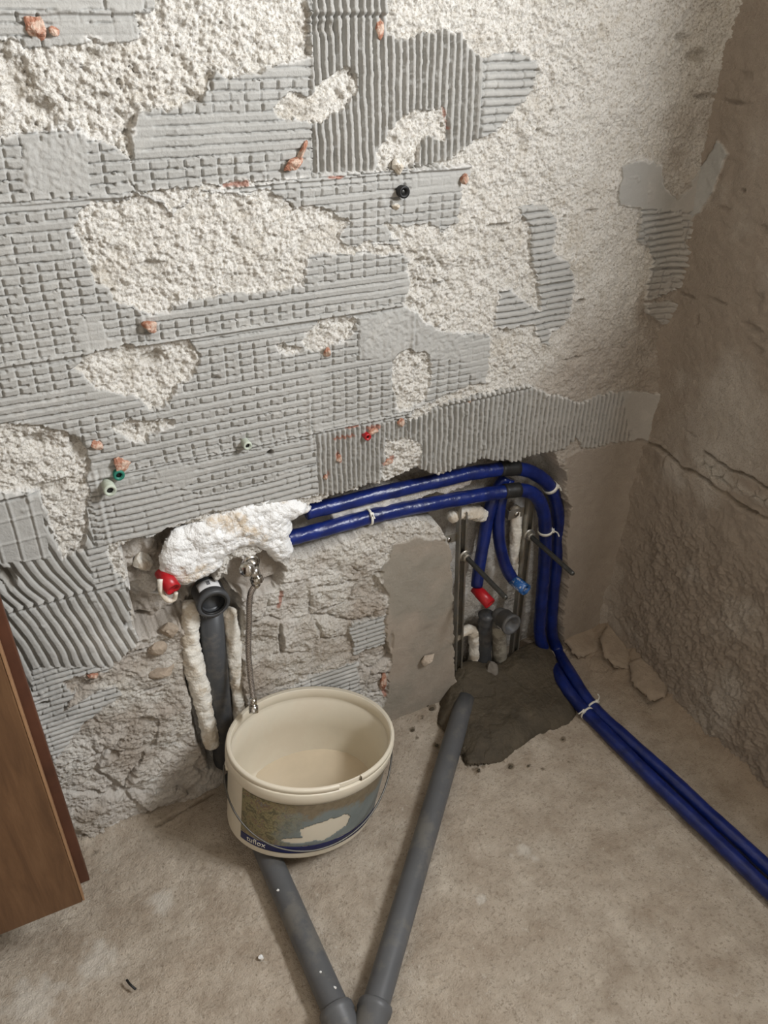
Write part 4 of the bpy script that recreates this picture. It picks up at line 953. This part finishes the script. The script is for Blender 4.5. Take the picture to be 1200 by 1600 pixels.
CRUMB = ['dark cement crumb left of the top of the right floor pipe', 'single dark cement crumb farthest left of the cement patch', 'lowest dark crumb left of the right floor pipe', 'left one of the two crumbs in front of the cement patch',
         'larger dark crumb in front of the cement patch centre', 'tiny dark crumb right of the larger front crumb', 'dark crumb near the right front edge of the cement patch', 'larger dark crumb touching the upper left edge of the cement', 'dark crumb at the tip of the upper left cement edge', 'tiny crumb on the bare floor by the mortar patch']
for i, (px, py, s) in enumerate(((682,1165,.005),(645,1141,.005),(690,1178,.005),(748,1204,.006),(798,1198,.006),(826,1197,.003),(880,1156,.004),(675,1108,.007),(668,1102,.005),(660,1122,.003))):
    o = lump('cement_crumb', Fp(px, py, .004), (s, s * .8, s * .6), M_CEM, 800 + i, None, .4, 2)
    tag(o, CRUMB[i], 'crumb', 'dark crumbs around the wet cement')

# ---- loose plaster slabs in the corner -----------------------------------------------------
def slab(poly_px, z, th, label, seed, tilt=(0, 0)):
    pl = [on_floor(*p, z) for p in poly_px]; c = sum(pl, Vector()) / len(pl); q = [(v.x, v.y) for v in pl]
    o = relief_blob('plaster_slab', q, 'z', z, lambda U, V_, d: th * np.clip((d + .004 * fbm(U, V_, .02, 3, seed)) / .004, 0, 1) ** .5 - th + .003 * fbm(U, V_, .05, 3, seed + 1) + tilt[0] * (U - c.x) + tilt[1] * (V_ - c.y), M_STONE, .002)
    o.modifiers['solid'].thickness = th; tag(o, label, 'plaster slab', 'loose plaster slabs in the corner'); return o
slab([(940,1002),(950,986),(975,980),(992,988),(1002,1010),(1000,1030),(985,1035),(962,1033),(948,1020)], .068, 0.008, 'rounded loose plaster slab nearest the corner', 900, (.10, .25))
slab([(986,1040),(1004,1034),(1025,1045),(1040,1065),(1038,1082),(1024,1087),(1005,1075),(992,1060)], .060, 0.008, 'second loose plaster slab, lying lower along the right wall', 910, (.25, .10))
slab([(885,1000),(900,985),(925,975),(940,985),(945,1000),(930,1012),(905,1020)], .052, 0.008, 'flat plaster slab against the back wall beside the blue pipes', 920, (.1, .2))
o = lump('wall_pebble', W(670, 1030, -.014), (.021, .010, .015), simple('pale_pebble', (.50, .42, .34), .9, .2, var=.2, scale=50, bump=.003), 41); o.rotation_euler = (0, -.5, 0); tag(o, 'pale stone stuck in the smooth mortar right of the bucket', 'stone')
for px, py, s, lab, sd in ((245, 1010, (.020, .016, .020), 'angular pale stone below the broken hole, left of the riser', 51), (268, 985, (.022, .016, .018), 'beige stone under the left red plug', 52), (225, 880, (.020, .014, .028), 'white broken stone at the left end of the wall hole', 53),
                           (255, 1048, (.028, .016, .012), 'thin plaster ledge left of the foam bead', 54), (298, 1045, (.010, .012, .045), 'upright stone chip touching the thick foam bead', 55), (235, 985, (.014, .012, .018), 'small sharp stone at the lower edge of the wall hole', 56)):
    hh = wall_h(px, py); c = W(px, py, -hh - .000); o = lump('wall_stone', c, s, M_FOAM if sd == 53 else M_STONE, sd, None, .4); tag(o, lab, 'stone')

# ---- terracotta chips and anchors ------------------------------------------------------------
def chip(px, py, w, h, d, seed, label, rot=0.0, name='terracotta_chip', mat=None):
    hh = wall_h(px, py); c = W(px, py, -max(hh, 0) - d * .3); o = lump(name, c, (w, d, h), mat or M_TERRA, seed, None, .5); o.rotation_euler = (0, rot, 0); tag(o, label, 'clay chip', 'terracotta chips in the wall' if name == 'terracotta_chip' else None); return o
chip(56, 40, .014, .017, .010, 61, 'large terracotta chip at the top left of the wall'); chip(84, 49, .008, .007, .006, 62, 'small terracotta chip beside the large top left one')
chip(592, 45, .007, .015, .008, 63, 'terracotta chip high in the upright comb marks'); chip(457, 258, .018, .008, .014, 64, 'terracotta chip standing out left of the long upright comb marks', -.5); chip(472, 238, .005, .020, .008, 65, 'thin dark terracotta sliver above the standing chip', .5)
chip(236, 509, .015, .011, .012, 66, 'round terracotta chip over the triangular plaster patch'); chip(511, 551, .007, .011, .008, 67, 'small upright terracotta chip in the middle of the wall')
chip(190, 725, .016, .018, .014, 68, 'pink terracotta chip just above the green anchor'); chip(150, 697, .011, .010, .008, 69, 'small pink terracotta chip above and left of the green anchor', .4)
chip(146, 1056, .015, .007, .010, 70, 'terracotta chip low on the left near the cabinet door', .5); chip(626, 660, .008, .011, .007, 71, 'terracotta chip where the two comb fields meet'); chip(606, 720, .013, .008, .007, 72, 'terracotta chip in the plaster patch over the pipe slot')
chip(530, 716, .008, .008, .006, 73, 'small terracotta chip left of the pipe slot patch'); chip(725, 280, .007, .012, .010, 74, 'terracotta chip at the right end of the long joint line'); chip(583, 674, .014, .006, .008, 75, 'terracotta chip behind the red anchor', -.4)
chip(598, 1063, .010, .030, .012, 76, 'tall broken clay brick edge behind the bucket rim'); chip(733, 627, .004, .005, .003, 77, 'tiny red clay dot in the right comb field'); chip(508, 746, .004, .009, .004, 78, 'narrow clay sliver just over the slot edge')
chip(622, 262, .013, .012, .016, 79, 'cream lump of filler around the dark hole on the joint line', 0, 'filler_lump', M_FOAM); chip(617, 322, .007, .007, .010, 80, 'small pale lump under the dark anchor', .3, 'filler_lump', M_FOAM)
for o in list(COL.objects):
    if o.name.startswith('filler_lump'): o['category'] = 'filler'
def anchor(px, py, r, out, mat, label, hole=M_RUBBER, direction=(0.02, -1, .02)):
    hh = wall_h(px, py); b = W(px, py, -max(hh, 0) - out); r *= 1.25; p = b + Vector((0, out + .012, 0)); root = empty('wall_anchor', p); tag(root, label, 'wall anchor', 'plastic anchors in the back wall')
    L = out + .012
    lathe('sleeve', [(0, r * .9), (L - .002, r), (L, r * .95), (L, r * .55), (L * .3, r * .5), (L * .3, .0001)], (0, 0, 0), direction, mat, root, 20)
    lathe('bore', [(L * .35, .0001), (L * .35, r * .5), (L - .004, r * .5), (L - .004, .0001)], (0, 0, 0), direction, hole, root, 16)
    return root
anchor(387, 698, .0065, .020, M_ANCH, 'pale green anchor beside the small round hole'); anchor(172, 768, .0085, .024, M_ANCH, 'widest pale anchor, at the lower left of the comb marks')
anchor(186, 744, .0075, .012, M_GREEN, 'dark green anchor under the pink chip'); anchor(632, 301, .0080, .012, M_RUBBER, 'black anchor below the long joint line', M_RODS); anchor(575, 684, .0055, .010, M_RED, 'small red anchor over the pipe slot')
V, F = tube_vf([Fp(198, 1531, .006), Fp(203, 1538, .007), Fp(212, 1546, .005)], .0022, 8); tag(mesh_obj('bent_nail', V, F, M_RUBBER), 'small bent dark nail on the floor at the lower left', 'nail')

# ---- wooden cabinet with its door standing open at the left edge ---------------------------------
wm = NT('walnut_laminate', .42, .35); mp_ = wm.n('ShaderNodeMapping'); mp_.inputs['Scale'].default_value = (9, 9, 1.0); wm.l(wm.co.outputs['Object'], mp_.inputs[0])
g_ = wm.noise(5, 6, .65, .6, mp_.outputs[0]); g2_ = wm.noise(40, 4, .7, 0, mp_.outputs[0])
wm.color(wm.mix(wm.math('MULTIPLY', g2_, .35), wm.ramp(g_, [(.30, (0.085, 0.042, 0.020)), (.55, (0.145, 0.076, 0.036)), (.75, (0.19, 0.105, 0.052))]), (0.07, 0.032, 0.014)))
M_WOOD = wm.m; M_WOODD = simple('dark_wood_edge', (0.080, 0.030, 0.016), .45, .35, var=.25, scale=12)
root = empty('wooden_cabinet', (-2.0, -.14, 0)); tag(root, 'brown wooden cabinet door standing open at the left edge of the picture', 'cabinet')
def rel(b): return [(x0 + 2.0, y0 + .14, z0, x1 + 2.0, y1 + .14, z1) for (x0, y0, z0, x1, y1, z1) in b]
boxes('carcass', rel([(-2.32, -.232, .012, -1.668, -.05, .86)]), M_WOODD, root, .002)
boxes('plinth', rel([(-2.30, -.215, 0.0, -1.69, -.07, .012)]), M_WOODD, root)
boxes('door', rel([(-1.664, -.252, .132, -1.4035, -.234, .85)]), M_WOOD, root, .0025)
boxes('door_back_frame', rel([(-1.66, -.2335, .158, -1.3835, -.218, .85)]), M_WOODD, root, .002)
boxes('edge_strip', rel([(-1.4034, -.2515, .134, -1.3995, -.2345, .85)]), simple('edge_strip', (0.30, 0.17, 0.09), .4, .4), root, .0008)
boxes('closed_door', rel([(-2.315, -.252, .03, -1.672, -.234, .85)]), M_WOOD, root, .0025)
for z in (.25, .72): boxes('hinge', rel([(-1.690, -.262, z, -1.640, -.2525, z + .03)]), M_STEEL, root, .002)
